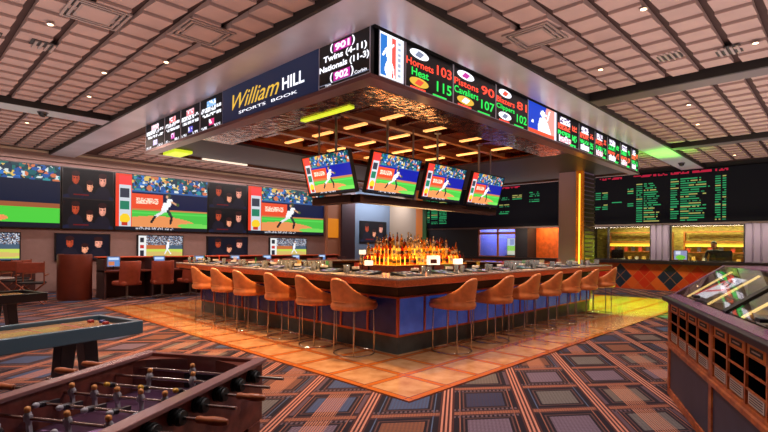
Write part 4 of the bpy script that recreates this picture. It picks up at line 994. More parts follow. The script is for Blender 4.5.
# ------------------------------------------------------------------ shuffleboard tables
def shuffle(loc, deg, length, label, apron, legcol, bright):
    t = thing('shuffleboard_table', loc, label, 'shuffleboard table', rzf(deg))
    # local y = away along the table, far end at 0, near edge x = 0 .. -W
    W = 0.70; z = 0.80
    MB().box(-0.05, -length, z - 0.115, 0.0, 0, z).build('side_apron', apron, t, 0.006)
    MB().box(-W, -length, z - 0.115, -W + 0.05, 0, z).build('side_apron', apron, t, 0.006)
    MB().box(-W + 0.05, -0.05, z - 0.115, -0.05, 0, z).build('end_apron', apron, t, 0.006)
    MB().box(-W + 0.05, -length, z - 0.115, -0.05, -length + 0.05, z).build('end_apron', apron, t, 0.006)
    MB().box(-W + 0.05, -length + 0.05, z - 0.115, -0.05, -0.05, z - 0.095).build('gutter', BLACKM, t)
    MB().box(-W + 0.1, -length + 0.12, z - 0.095, -0.1, -0.12, z - 0.03).build('playing_board', mat('maple_board', srgb(206, 152, 96), 0.12, noise=0.15, nscale=3, coat=0.6), t, 0.003)
    b = MB(); b.box(-W + 0.12, -0.42, z - 0.0298, -0.12, -0.40, z - 0.029); b.box(-W + 0.12, -0.72, z - 0.0298, -0.12, -0.71, z - 0.029)
    put = MB(); b.build('score_lines', mat('line_red', srgb(150, 40, 40), 0.5), t)
    for yc in (0.42, length - 0.5):
        for s in (-1, 1):
            y0 = -yc + s * 0.08; y1 = -yc + s * 0.15; x0, x1 = -0.38, -0.24
            MB().hexa([(x0, y1 - 0.045, 0), (x1, y1 - 0.045, 0), (x1, y1 + 0.045, 0), (x0, y1 + 0.045, 0)], [(x0, y0 - 0.06, z - 0.115), (x1, y0 - 0.06, z - 0.115), (x1, y0 + 0.06, z - 0.115), (x0, y0 + 0.06, z - 0.115)]).build('leg', legcol, t, 0.004)
    return t
APR = mat('steel_blue_apron', srgb(74, 98, 112), 0.3, 0.2); LEGD = mat('charcoal_leg', srgb(58, 68, 78), 0.3, 0.2)
shuffle(cf(-2.18, 4.36), 31, 3.6, 'shuffleboard table with blue-grey sides and pale wood surface behind the foosball table', APR, LEGD, True)
shuffle(cf(-4.72, 6.75), 31, 3.6, 'black sided shuffleboard table farther back at the left edge', mat('black_apron', srgb(26, 24, 28), 0.3), LEGD, False)
# two pucks at the end of the near one
for k, (dx, dy) in enumerate(((-0.25, -0.2), (-0.36, -0.17), (-0.46, -0.22))):
    a = math.radians(44.03 - 31); o = MB().lathe((0, 0, 0), [(0.027, 0), (0.029, 0.005), (0.029, 0.018), (0.02, 0.024)], 14).build('shuffleboard_puck', mat('puck_%d' % (k % 2), [srgb(150, 40, 40), srgb(60, 60, 110)][k % 2], 0.3, 0.3), None)
    base = Vector(cf(-2.18, 4.36)); R2 = Matrix.Rotation(rzf(31), 4, 'Z'); o.location = base + R2 @ Vector((dx, dy, 0.771))
    tag(o, ['red puck on the shuffleboard end, nearest the bar side', 'blue puck between the two red pucks on the shuffleboard', 'red puck on the shuffleboard end, farthest from the foosball table'][k], 'puck', 'pucks on the shuffleboard')

# ------------------------------------------------------------------ betting slip station (right foreground)
st = thing('betting_slip_station', cf(2.95, 4.95), 'wooden slip rack counter with slanted glass top at the right edge', 'counter', rzf(20))
# local: y away; body along -y ; face is the x = 0 side, body extends to +x
LS = 3.3; DW = 0.92
MB().box(0.012, -LS, 0.02, DW, 0, 0.955).build('carcass', MAROONWOOD, st)
b = MB()
for y in (0.0, -1.43, -2.86): b.box(-0.014, y - 0.07, 0.0, 0.012, y, 0.94)
b.box(-0.014, -LS, 0.48, 0.012, 0, 0.56); b.box(-0.014, -LS, 0.0, 0.012, 0, 0.07)
b.prism([(-0.03, 0.5), (0.012, 0.5), (0.012, 0.545), (-0.03, 0.53)], 'y', -LS, 0.0)
b.build('face_frame', CABWOOD, st, 0.003)
for y0, y1 in ((-1.43, -0.07), (-2.86, -1.5)): MB().box(0.0, y0, 0.07, 0.012, y1, 0.48).build('lower_panel', SLATE, st)
SL = mat('slot_black', srgb(3, 3, 4), 1.0, spec=0.0); TAG = mat('brass_plate', srgb(226, 140, 60), 0.45); TK = mat('ticket_paper', srgb(196, 176, 164), 0.7); DK = mat('plate_print', srgb(40, 30, 26), 0.6)
cols = [(-0.09 - 0.335 * i) for i in range(4)] + [(-1.52 - 0.33 * i) for i in range(4)] + [-2.9]
for i, y in enumerate(cols):
    w = 0.30
    b = MB(); b.box(-0.006, y - w + 0.01, 0.865, 0.012, y - 0.01, 0.93); b.build('name_plate', TAG, st)
    b = MB(); b.box(-0.009, y - w + 0.05, 0.88, -0.005, y - 0.06, 0.915); b.box(-0.010, y - w + 0.08, 0.893, -0.008, y - 0.09, 0.902, 1); b.build('plate_print', [DK, TK], st)
    for z0, z1 in ((0.765, 0.855), (0.665, 0.75)):
        b = MB(); b.box(-0.001, y - w + 0.015, z0, 0.0125, y - 0.015, z1); b.build('slip_slot', SL, st)
    b = MB(); b.box(-0.006, y - w + 0.03, 0.575, 0.012, y - 0.03, 0.65); o = b.build('slip_stack', TK, st)
    b = MB()
    for q in range(4): b.box(-0.008, y - w + 0.05, 0.588 + q * 0.015, -0.005, y - 0.05, 0.593 + q * 0.015)
    b.build('slip_print', DK, st)
b = MB()
for i, y in enumerate(cols): b.box(-0.012, y, 0.56, 0.012, y + 0.022, 0.94)
b.box(-0.010, -LS, 0.752, 0.012, 0, 0.764); b.box(-0.010, -LS, 0.652, 0.012, 0, 0.664); b.box(-0.010, -LS, 0.856, 0.012, 0, 0.864)
b.build('slot_dividers', CABWOOD, st)
MB().box(-0.06, -LS, 0.955, DW + 0.02, 0.05, 1.0).build('dark_lip', PLUMD, st, 0.008)
# slanted display case
sl = lambda x: 1.0 + (x - 0.0) * (0.33 / 0.45)
b = MB()
x0, x1, xr = -0.03, 0.47, 0.47
zf, zr = 1.0, 1.33
b.prism([(x0 + 0.02, 1.0), (x0 + 0.085, 1.0), (x0 + 0.085, sl(0.05)), (x0 + 0.02, sl(0) + 0.005)], 'y', -LS, 0.03)          # front frame rail
b.prism([(xr - 0.03, zr - 0.05), (DW, zr - 0.05), (DW, zr), (xr, zr)], 'y', -LS, 0.03)           # ridge board
b.build('case_frame', PLUM, st, 0.004)
for y0, y1, mm in ((0.03, -0.04, PLUM), (-1.5, -1.58, PLUMD), (-2.95, -3.02, PLUMD)):
    b = MB(); b.prism([(0.05, 1.0), (xr, 1.0), (xr, zr), (0.05, sl(0.05))], 'y', y1, y0) if y0 > 0 else b.prism([(0.05, sl(0.05) - 0.03), (xr, zr - 0.03), (xr, zr + 0.012), (0.05, sl(0.05) + 0.012)], 'y', y1, y0)
    b.build('glazing_bar', mm, st)
MB().box(xr, -LS, 1.0, DW, 0.03, zr - 0.05).build('case_back', MAROONWOOD, st)
MB().box(0.07, -LS, 1.001, xr - 0.001, -0.04, 1.02).build('case_bed', mat('case_bed_walnut', srgb(120, 80, 58), 0.5, noise=0.3, nscale=5), st)
for y0, y1 in ((-0.04, -1.5), (-1.58, -2.95)):
    MB().prism([(0.06, sl(0.06) - 0.008), (xr, zr - 0.012), (xr, zr - 0.004), (0.06, sl(0.06))], 'y', y1, y0).build('glass_pane', mat('case_glass', srgb(240, 240, 245), 0.02, trans=1.0), st)
for y in (-0.75, -2.2):
    MB().box(0.03, y - 0.07, 1.066, 0.075, y + 0.01, 1.09).build('latch', BLACKM, st, 0.004)
STREAK = mat('case_tube', (1, 0.9, 0.6, 1), 0.4, emis=srgb(255, 214, 120), estr=1.6)  # glowing strips stand in for yellow reflections in the case glass
for y in (-0.28, -1.75, -0.95): MB().prism([(0.1, sl(0.1) - 0.055), (0.46, sl(0.44) - 0.055), (0.46, sl(0.44) - 0.04), (0.1, sl(0.1) - 0.04)], 'y', y - 0.02, y + 0.012).build('case_light', STREAK, st)
sp = (R2 := Matrix.Rotation(rzf(20), 4, 'Z'))
base = Vector(cf(2.95, 4.95))
# printed card and small boxes lying in the case
r = R(36, 30, (236, 232, 236)); r.rect(0, 0, 0.16, 1, (214, 50, 44)).seg(0.3, 0.75, 1.0, 0.55, 0.05, (220, 50, 70)).ell(0.35, 0.25, 0.16, 0.14, (30, 34, 50)).ell(0.35, 0.25, 0.08, 0.07, (236, 232, 236)).seg(0.45, 0.15, 0.8, 0.4, 0.04, (30, 34, 60)).seg(0.6, 0.1, 0.95, 0.2, 0.03, (20, 30, 60))
t = thing('printed_pennant', base + R2 @ Vector((0.12, -0.62, 1.03)), 'white printed card with a red stripe under the slanted glass', 'card', rzf(20))
MB().hexa([(0, -0.2, 0), (0.3, -0.2, 0.0), (0.3, 0.18, 0.0), (0, 0.18, 0)], [(0, -0.2, 0.03), (0.3, -0.2, 0.2), (0.3, 0.18, 0.2), (0, 0.18, 0.03)]).build('card_stand', mat('white_card', srgb(225, 220, 222), 0.5), t)
pc = mobj('card_print', r.mesh('card_print', 0.37, 0.34, screen_mat('lit_card', 1.4)), t)  # card print given its own glow, in place of a weak sign reflection
pc.matrix_local = Matrix.Translation((0.0, 0.175, 0.036)) @ Matrix.Rotation(-PI / 2, 4, 'Z') @ Matrix.Rotation(math.atan2(0.17, 0.3) - PI / 2, 4, 'X')
for i, (y, c, w) in enumerate(((-1.85, srgb(200, 150, 60), 0.3), (-2.3, srgb(170, 130, 150), 0.25))):
    o = MB().box(0, 0, 0, 0.2, w, 0.04).build('slip_box', mat('slip_box_%d' % i, c, 0.5), None, 0.004, base + R2 @ Vector((0.15, y, 1.024)), rzf(20)); tag(o, ['gold box of slips under the second glass pane', 'mauve box of slips under the second glass pane'][i], 'box')

# ------------------------------------------------------------------ race desk, booth end and lounge chairs (left back)
rd = thing('race_desk', (4.0, 14.45, 0), 'long low betting desk with a red wood rail below the video wall', 'desk')
LD = 8.6
MB().box(0, 0.3, 0, LD, 0.42, 1.09).build('modesty_panel', mat('desk_panel', srgb(80, 44, 40), 0.5), rd)
MB().box(-0.05, 0.22, 1.09, LD, 0.5, 1.13).build('top_rail', mat('red_rail', srgb(206, 84, 50), 0.35), rd, 0.01)
MB().box(0, -0.3, 0.72, LD, 0.3, 0.76).build('worktop', MAROONWOOD, rd)
for i in range(8):
    MB().box(0.0 + i * 1.22, -0.28, 0, 0.05 + i * 1.22, 0.3, 1.06).build('side_divider', mat('desk_divider', srgb(62, 36, 38), 0.5), rd)
pr_ = R(14, 12, (90, 130, 190)); pr_.rect(0.1, 0.1, 0.9, 0.35, (190, 210, 240)).rect(0.1, 0.5, 0.6, 0.9, (200, 120, 80))
pm = pr_.mesh('picture', 0.3, 0.26, SCR, -0.15, 0.1)
for i in range(7):
    t = thing('betting_monitor', (4.35 + 1.22 * i, 14.6, 0.761), 'small blue screen on the race desk, %s from the leather booth end' % ORD[i], 'monitor', 0, 'monitors on the race desk')
    MB().box(-0.17, 0, 0.08, 0.17, 0.03, 0.38).build('casing', mat('silver_casing', srgb(150, 150, 160), 0.4, 0.4), t)
    MB().tube((0, 0.015, 0.0), (0, 0.015, 0.1), 0.02).build('stand', BEZEL, t)
    mobj('picture', pm, t, (0, -0.003, 0))
b = MB()
rows = []
for z in (0.0, 0.06, 1.16, 1.2):
    k = 1 if 0 < z < 1.18 else 0.97
    rows.append([(0.4 * k * math.cos(PI * (0.7 + 1.2 * i / 16)), 0.4 * k * math.sin(PI * (0.7 + 1.2 * i / 16)), z) for i in range(17)])
inn = [[(x * 0.84, y * 0.84, z) for x, y, z in r_] for r_ in rows]
b.grid(rows); b.grid(inn); n = 17
b.grid([rows[-1], inn[-1]]); b.grid([[rows[j][0] for j in range(4)], [inn[j][0] for j in range(4)]]); b.grid([[rows[j][-1] for j in range(4)], [inn[j][-1] for j in range(4)]])
o = b.build('leather_booth', mat('red_brown_leather', srgb(104, 42, 26), 0.4, noise=0.1, nscale=5), None, 0, (3.46, 14.75, 0)); tag(o, 'curved red-brown leather booth end standing at the head of the race desk', 'booth')
def lounge():
    t = thing('lounge_chair', (0, 0, 0), '', 'chair', 0, 'leather chairs at the race desk')
    MB().box(-0.27, -0.25, 0.38, 0.27, 0.27, 0.5).build('seat', BROWNLEATHER, t, 0.04)
    b = MB()
    def prof(x): return 0.25 * (1 - (x / 0.3) ** 2) ** 0.5
    rows = [[(0.29 * math.sin(a), -0.05 - 0.24 * math.cos(a) - s_, z) for a in [-1.5 + 3.0 * i / 14 for i in range(15)]] for z, s_ in ((0.42, 0), (0.75, 0.03), (1.0, 0.07), (1.03, 0.05))]
    rin = [[(0.23 * math.sin(a), -0.04 - 0.18 * math.cos(a) - s_, z) for a in [-1.5 + 3.0 * i / 14 for i in range(15)]] for z, s_ in ((0.42, 0), (0.75, 0.03), (1.0, 0.07), (1.03, 0.05))]
    b.grid(rows); b.grid(rin); b.grid([rows[-1], rin[-1]]); b.grid([[r_[0] for r_ in rows], [r_[0] for r_ in rin]]); b.grid([[r_[-1] for r_ in rows], [r_[-1] for r_ in rin]]); b.grid([rows[0], rin[0]])
    b.build('backrest', BROWNLEATHER, t)
    MB().tube((0, 0, 0.09), (0, 0, 0.38), 0.03).build('pedestal', STEEL, t)
    for q in range(5):
        a = 2 * PI * q / 5 + 0.3; MB().tube((0, 0, 0.09), (0.28 * math.cos(a), 0.28 * math.sin(a), 0.035), 0.018, r1=0.013).build('leg', STEEL, t)
    return t
c0 = lounge()
for i in range(9):
    c = c0 if i == 0 else copy_tree(c0)
    c.location = (4.45 + 0.86 * i, 13.75 + (0.08, -0.05, 0.1, 0)[i % 4], 0); c.rotation_euler = (0, 0, (0.3, -0.2, 0.1, 0.4, -0.1)[i % 5])
    c['label'] = 'brown leather lounge chair at the race desk, %s from the curved booth end' % ORD[i]
    c['group'] = 'leather chairs at the race desk'
# crossed-frame chairs and low tables at the far left
t0 = None
def xchair():
    t = thing('folding_chair', (0, 0, 0), '', 'chair', 0, 'crossed-frame chairs at the far left')
    MB().box(-0.26, -0.22, 0.5, 0.26, 0.24, 0.54).build('seat', mat('black_canvas', srgb(40, 30, 32), 0.7), t)
    MB().box(-0.27, -0.26, 0.78, 0.27, -0.23, 1.02).build('backrest', BROWNLEATHER, t, 0.01)
    for sx in (-1, 1):
        MB().tube((sx * 0.27, -0.245, 0.5), (sx * 0.27, -0.245, 1.05), 0.014).build('back_post', mat('copper_tube', srgb(150, 80, 56), 0.35, 0.4), t)
    for sy in (-0.24, 0.24):
        for s in (-1, 1): MB().tube((s * 0.27, sy, 0.01), (-s * 0.27, sy, 0.52), 0.014).build('leg', MATS['copper_tube'], t)
    for sx in (-1, 1): MB().box(sx * 0.29 - 0.02, -0.24, 0.7, sx * 0.29 + 0.02, 0.24, 0.73).build('armrest', MATS['copper_tube'], t)
    return t
x0_ = xchair()
for i, (r_, f_) in enumerate(((-9.3, 12.2), (-8.5, 11.6), (-9.9, 11.6), (-10.0, 13.0), (-10.9, 12.6))):
    c = x0_ if i == 0 else copy_tree(x0_)
    c.location = cf(r_, f_); c.rotation_euler = (0, 0, -0.7 + 0.4 * i)
    c['label'] = ['crossed-frame chair at the far left, in the middle of the front row', 'crossed-frame chair at the far left, closest to the leather booth end', 'crossed-frame chair at the far left picture edge', 'crossed-frame chair behind the front row, nearer the booth', 'crossed-frame chair behind the front row, nearer the picture edge'][i]
for i, (r_, f_) in enumerate(((-8.4, 10.3), (-9.35, 14.6))):
    t = thing('cocktail_table', cf(r_, f_), ['pale round cocktail table at the far left edge behind the black shuffleboard', 'pale round cocktail table behind the crossed-frame chairs'][i], 'table')
    MB().lathe((0, 0, 0.7), [(0.36, 0), (0.38, 0.01), (0.38, 0.03), (0.36, 0.035)], 28).build('tabletop', mat('pale_tabletop', srgb(150, 138, 132), 0.25), t)
    MB().tube((0, 0, 0.02), (0, 0, 0.7), 0.03).build('pedestal', BLACKM, t); MB().lathe((0, 0, 0), [(0.24, 0), (0.24, 0.012), (0.05, 0.03)], 24).build('base', BLACKM, t)
t = thing('low_divider', (-2.2, 17.0, 0), 'low dark divider wall under the screens at the far left', 'divider')
MB().box(0, 0, 0, 5.2, 0.12, 0.82).build('panel', mat('desk_panel', None), t); MB().box(-0.03, -0.04, 0.82, 5.25, 0.16, 0.86).build('cap_rail', mat('tan_cap', srgb(150, 100, 80), 0.4), t)

# ------------------------------------------------------------------ cashier rooms behind the right wall
for k, (y0, y1, lb) in enumerate(((7.4, 5.0, 'honey lit shelf unit behind the cashier window nearer the column'), (4.6, 1.6, 'honey lit shelf unit behind the widest cashier window'))):
    t = thing('back_shelf', (21.5, y0, 0), lb, 'shelf', -PI / 2)
    L = y0 - y1
    for z in (0.0, 0.95, 1.32, 1.72, 2.1): MB().box(0, 0, z, L, 0.3, z + 0.04).build('shelf_board', mat('shelf_wood', srgb(150, 84, 34), 0.4), t)
    for x in (0, L - 0.04): MB().box(x, 0, 0.04, x + 0.04, 0.3, 2.1).build('side', MATS['shelf_wood'], t)
    MB().box(0.04, 0.1, 1.56, L - 0.04, 0.13, 1.68).build('light_strip', mat('yellow_strip', (1, 0.8, 0.2, 1), 0.4, emis=srgb(236, 176, 40), estr=1.6), t)
    rr = random.Random(k)
    for j in range(16):
        x = 0.15 + (L - 0.35) * j / 15
        o = MB().box(-0.05, -0.06, 0, 0.05, 0.06, rr.uniform(0.12, 0.2)).build('storage_box', mat('box_tint_%d' % (j % 4), [srgb(180, 60, 40), srgb(200, 160, 80), srgb(60, 50, 60), srgb(190, 180, 170)][j % 4], 0.5), None, 0, (21.35 + 0.25, y0 - x, 0.991 if j % 2 else 1.361))
        tag(o, '%s box on the %s shelf behind the %s cashier window, %s along' % (['red', 'tan', 'black', 'cream'][j % 4], 'lower' if j % 2 else 'upper', ['nearer', 'wider'][k], ORD[j]), 'box', 'boxes behind the cashier windows')
for y, lb in ((6.4, 'dark cashier monitor in the window nearer the column'), (4.28, 'bright cashier monitor at the corner of the wider window'), (3.0, 'dark cashier monitor under the wider window, beside the clerk')):
    t = thing('cashier_monitor', (19.6, y, 1.0), lb, 'monitor', -PI / 2)
    MB().box(-0.22, 0, 0.08, 0.22, 0.04, 0.42).build('casing', BEZEL, t); MB().box(-0.1, -0.05, 0, 0.1, 0.1, 0.015).build('foot', BEZEL, t); MB().tube((0, 0.03, 0.0), (0, 0.03, 0.12), 0.02).build('stand', BEZEL, t)
    if 'bright' in lb:
        q = R(16, 14, (150, 150, 190)); q.ell(0.5, 0.75, 0.4, 0.25, (120, 200, 60)).rect(0.1, 0.05, 0.5, 0.4, (230, 230, 245)); mobj('picture', q.mesh('picture', 0.4, 0.32, SCR, -0.2, 0.09), t, (0, -0.003, 0))
b = MB(); b.box(19.3, -5, 0.93, 19.95, 7.4, 1.0); b.box(19.9, -5, 0.0, 19.95, 7.4, 0.93); tag(b.build('cashier_desk', mat('desk_panel', None)), 'long cashier desk just inside the teller windows', 'desk')
t = thing('green_screen', (19.86, 11.05, 1.05), 'upright screen glowing green and white inside the blue booth', 'screen', -PI / 2)
MB().box(-0.26, 0, 0.05, 0.26, 0.04, 0.85).build('casing', BEZEL, t); MB().box(-0.3, -0.1, 0, 0.3, 0.04, 0.05).build('foot', BEZEL, t)
q = R(14, 20, (190, 200, 226)); q.rect(0, 0.45, 1, 0.75, (140, 206, 80)).rect(0, 0.75, 1, 1, (200, 200, 180)).rect(0.3, 0.05, 0.7, 0.4, (140, 150, 200)); mobj('picture', q.mesh('picture', 0.48, 0.76, SCR, -0.24, 0.07), t, (0, -0.003, 0))
b = MB(); b.box(19.4, 10.3, 0.0, 19.86, 12.3, 1.05); tag(b.build('booth_counter', mat('booth_counter_dark', srgb(50, 44, 70), 0.5)), 'dark counter inside the blue lit booth', 'counter')

# clerk standing behind the wider window
def skin_body(name, pts, edges, rad, m, parent=None, lv=2, loc=(0, 0, 0), rz=0):
    me = bpy.data.meshes.new(name); me.from_pydata(pts, edges, []); o = bpy.data.objects.new(name, me); COL.objects.link(o)
    sk = o.modifiers.new('skin', 'SKIN'); su = o.modifiers.new('sub', 'SUBSURF'); su.levels = su.render_levels = lv
    for v, r_ in zip(me.skin_vertices[0].data, rad): v.radius = (r_ if isinstance(r_, tuple) else (r_, r_))
    me.skin_vertices[0].data[0].use_root = True
    me.materials.append(m); o.location = loc; o.rotation_euler = (0, 0, rz)
    if parent: o.parent = parent
    return o
P_ = [(0, 0, 0.95), (0, 0, 1.15), (0, 0, 1.38), (0, 0, 1.47), (-0.19, 0, 1.40), (-0.25, 0.02, 1.14), (-0.18, -0.2, 1.04), (0.19, 0, 1.40), (0.25, 0.02, 1.14), (0.18, -0.2, 1.04), (-0.1, 0, 0.88), (-0.11, 0.0, 0.48), (-0.11, 0.02, 0.08), (-0.11, -0.12, 0.04), (0.1, 0, 0.88), (0.11, 0.0, 0.48), (0.11, 0.02, 0.08), (0.11, -0.12, 0.04)]
E_ = [(0, 1), (1, 2), (2, 3), (2, 4), (4, 5), (5, 6), (2, 7), (7, 8), (8, 9), (0, 10), (10, 11), (11, 12), (12, 13), (0, 14), (14, 15), (15, 16), (16, 17)]
RR = [(0.15, 0.1), (0.14, 0.095), (0.16, 0.1), (0.07, 0.06), 0.06, 0.045, 0.032, 0.06, 0.045, 0.032, 0.085, 0.06, 0.045, 0.035, 0.085, 0.06, 0.045, 0.035]
cl = skin_body('person', P_, E_, RR, mat('black_uniform', srgb(22, 18, 20), 0.7), None, 2, (20.35, 3.42, 0.0), -PI / 2)
tag(cl, 'person in black clothes standing behind the widest cashier window', 'person')
SK = mat('skin', srgb(176, 116, 88), 0.55)
b = MB(); prof = [(0.03, 1.45), (0.05, 1.49), (0.052, 1.52), (0.075, 1.56), (0.083, 1.62), (0.08, 1.67), (0.06, 1.72), (0.02, 1.745)]
b.lathe((0, -0.005, 0), prof, 16); b.hexa([(-0.012, -0.105, 1.595), (0.012, -0.105, 1.595), (0.012, -0.07, 1.595), (-0.012, -0.07, 1.595)], [(-0.006, -0.09, 1.64), (0.006, -0.09, 1.64), (0.006, -0.07, 1.64), (-0.006, -0.07, 1.64)])
for s in (-1, 1): b.lathe((s * 0.083, 0, 1.61), [(0.008, -0.02), (0.014, 0.0), (0.008, 0.03)], 8)
b.build('head', SK, cl)
b = MB()
for s in (-1, 1): b.lathe((s * 0.03, -0.083, 1.635), [(0.004, -0.006), (0.009, 0), (0.004, 0.006)], 8)
b.box(-0.022, -0.088, 1.567, 0.022, -0.078, 1.573); b.build('eyes_and_mouth', mat('dark_feature', srgb(50, 26, 22), 0.5), cl)
b = MB(); b.lathe((0, 0.012, 0), [(0.088, 1.62), (0.094, 1.67), (0.08, 1.73), (0.03, 1.765)], 16); b.box(-0.08, 0.02, 1.5, 0.08, 0.085, 1.68); b.build('hair', mat('dark_hair', srgb(26, 18, 16), 0.6), cl, 0.02)
for s in (-1, 1):
    hd = [(s * 0.18, -0.2, 1.04), (s * 0.172, -0.25, 1.03)]; ed = [(0, 1)]; ra = [0.026, 0.03]
    for f in range(4):
        k = len(hd); x = s * (0.172 + (f - 1.5) * 0.018); hd += [(x, -0.285, 1.03), (x, -0.31 - 0.006 * (f in (1, 2)), 1.022)]; ed += [(1, k), (k, k + 1)]; ra += [0.009, 0.007]
    k = len(hd); hd += [(s * 0.14, -0.25, 1.028), (s * 0.128, -0.272, 1.024)]; ed += [(1, k), (k, k + 1)]; ra += [0.01, 0.008]
    skin_body('hand', hd, ed, ra, SK, cl, 1)

# ------------------------------------------------------------------ ceiling fittings
def diffuser(x, y, s, label):
    t = thing('ceiling_vent', (x, y, CZ - 0.012), label, 'vent')
    for k, w in enumerate((s, s * 0.82, s * 0.64)):
        b = MB(); g = 0.03; h = w / 2
        b.box(-h, -h, 0, h, -h + g, 0.02); b.box(-h, h - g, 0, h, h, 0.02); b.box(-h, -h + g, 0, -h + g, h - g, 0.02); b.box(h - g, -h + g, 0, h, h - g, 0.02)
        b.build('louvre_frame', mat('vent_grey', srgb(150, 130, 124), 0.4), t)
    h = s * 0.27; MB().box(-h, -h, 0.0, h, h, 0.02).build('centre_plate', TILE_C, t)
    h = s / 2; MB().box(-h + 0.01, -h + 0.01, 0.022, h - 0.01, h - 0.01, 0.026).build('backing', DARKLINE, t)
diffuser(2.83, 6.05, 0.62, 'square slotted air vent in the ceiling above the shuffleboard side')
diffuser(5.85, 2.95, 0.62, 'square slotted air vent in the ceiling beside the score screens')
diffuser(1.72, 6.5, 0.62, 'square slotted air vent at the top edge of the picture, left ceiling')
def linvent(x, y, rz, label):
    t = thing('linear_vent', (x, y, CZ - 0.012), label, 'vent', rz)
    for k in range(4): MB().box(-0.16, -0.12 + k * 0.07, 0, 0.16, -0.09 + k * 0.07, 0.02).build('slat', mat('vent_grey', None), t)
    MB().box(-0.17, -0.14, 0.022, 0.17, 0.16, 0.026).build('backing', DARKLINE, t)
linvent(7.75, 1.85, 0.0, 'small slotted vent in the right ceiling, nearer the score screens'); linvent(8.1, 1.2, 0.0, 'small slotted vent in the right ceiling, nearer the picture edge')
linvent(0.9, 8.2, PI / 2, 'small slotted vent in the left ceiling, at the picture edge'); linvent(1.5, 8.1, PI / 2, 'small slotted vent in the left ceiling, next to the edge one')
def dome(x, y, z, label):
    t = thing('security_camera', (x, y, z), label, 'camera')
    MB().lathe((0, 0, -0.03), [(0.09, 0), (0.1, 0.015), (0.1, 0.03)], 20).build('mount', mat('camera_mount', srgb(70, 66, 68), 0.4), t)
    MB().lathe((0, 0, -0.11), [(0.01, 0), (0.045, 0.01), (0.07, 0.04), (0.08, 0.08)], 20).build('dome', mat('smoked_dome', srgb(12, 12, 14), 0.08), t)
dome(2.2, 11.9, SZ + 0.02, 'black dome camera under the silver beam in the left ceiling'); dome(17.2, 3.75, SZ, 'black dome camera under the green lit beam'); dome(0.95, 5.95, CZ, 'black dome camera at the top left corner of the picture')
# downlights
DL = mat('downlight_lens', (1, 1, 1, 1), 0.4, emis=srgb(255, 214, 160), estr=6)
spots = [(2.9, 7.4), (2.4, 8.6), (1.4, 7.2), (0.6, 8.4), (2.6, 10.2), (1.0, 10.4), (2.2, 13.5), (0.4, 13.2), (6.0, 1.7), (7.6, 2.75), (8.0, 0.9), (10.6, 2.2), (12.4, 2.4), (13.0, 0.6), (10.9, 0.4), (17.2, 2.4), (17.2, 6.0), (17.2, 10.0), (5.5, 14.6), (8.5, 14.6), (11.5, 14.6)]
dl0 = None
for i, (x, y) in enumerate(spots):
    if dl0 is None:
        t = thing('downlight', (x, y, CZ - 0.006), '', 'ceiling light', 0, 'recessed downlights')
        MB().lathe((0, 0, -0.004), [(0.05, 0), (0.05, 0.008)], 20).build('trim_ring', mat('vent_grey', None), t)
        MB().lathe((0, 0, -0.007), [(0.032, 0), (0.032, 0.004)], 20).build('lens', DL, t); dl0 = t
    else: t = copy_tree(dl0); t.location = (x, y, CZ - 0.006)
    zone = 'in the left ceiling' if x < 3.4 else 'before the video wall' if y > 12 else 'by the odds board' if x > 15.6 else 'beyond the dark beam' if x > 9.2 else 'near the right square vent'
    t['label'] = 'recessed downlight %s, %s out from the canopy corner' % (zone, ORD[sum(1 for q in spots[:i] if ((q[0] < 3.4) == (x < 3.4)) and ((q[0] > 15.6) == (x > 15.6)) and ((q[1] > 12) == (y > 12)) and ((q[0] > 9.2) == (x > 9.2)))])

# ------------------------------------------------------------------ lights
def light(kind, name, loc, energy, col, **kw):
    l = bpy.data.lights.new(name, kind); l.energy = energy; l.color = col
    for k, v in kw.items():
        if k != 'rot': setattr(l, k, v)
    o = bpy.data.objects.new(name, l); COL.objects.link(o); o.location = loc
    if 'rot' in kw: o.rotation_euler = kw['rot']
    return o
WARM = (1.0, 0.84, 0.74); PINK = (1.0, 0.82, 0.78)
for i, (x, y) in enumerate(spots):
    light('SPOT', 'downlight_beam', (x, y, CZ - 0.03), 110, WARM, spot_size=math.radians(130), spot_blend=0.8, shadow_soft_size=0.08)
# added fill: unseen up-facing area lights in mid-air brightening the tile ceiling
for x, y, w, h, e in ((0.2, 7.0, 5, 9, 130), (1.0, 14.3, 6, 4, 55), (7.2, 0.5, 8, 5, 155), (12.4, 0.3, 5, 5, 105), (9.5, 14.6, 10, 4, 120), (17.2, 5.0, 2.5, 12, 90)):
    light('AREA', 'ceiling_wash', (x, y, 2.6), e, PINK, shape='RECTANGLE', size=w, size_y=h, rot=(PI, 0, 0))
# warm pools over the bar
for x, y in ((4.5, 5.2), (4.5, 6.8), (4.5, 8.4), (4.5, 10.0), (5.6, 4.6), (7.2, 4.6), (8.8, 4.6), (10.4, 4.6)):
    L_ = y > x or x < 4.6
    light('SPOT', 'canopy_spot', (x, y, CB - 0.07), 440 if L_ else 230, (1.0, 0.56, 0.22) if L_ else (1.0, 0.76, 0.58), spot_size=math.radians(110), spot_blend=0.7, shadow_soft_size=0.06)
for x, y in ((6.3, 6.4), (8.3, 6.3), (8.3, 8.2), (10.0, 7.4)):
    light('SPOT', 'back_bar_spot', (x, y, CB - 0.07), 90, (1.0, 0.66, 0.36), spot_size=math.radians(100), spot_blend=0.6, shadow_soft_size=0.06)
light('SPOT', 'lime_spot', (13.5, 4.1, CB - 0.07), 3000, (0.42, 1.0, 0.02), spot_size=math.radians(72), spot_blend=0.3, shadow_soft_size=0.05)
light('SPOT', 'green_glow', (15.2, 3.7, 3.3), 170, (0.2, 1.0, 0.06), shadow_soft_size=0.03, spot_size=math.radians(120), spot_blend=0.9, rot=(PI, 0, 0))
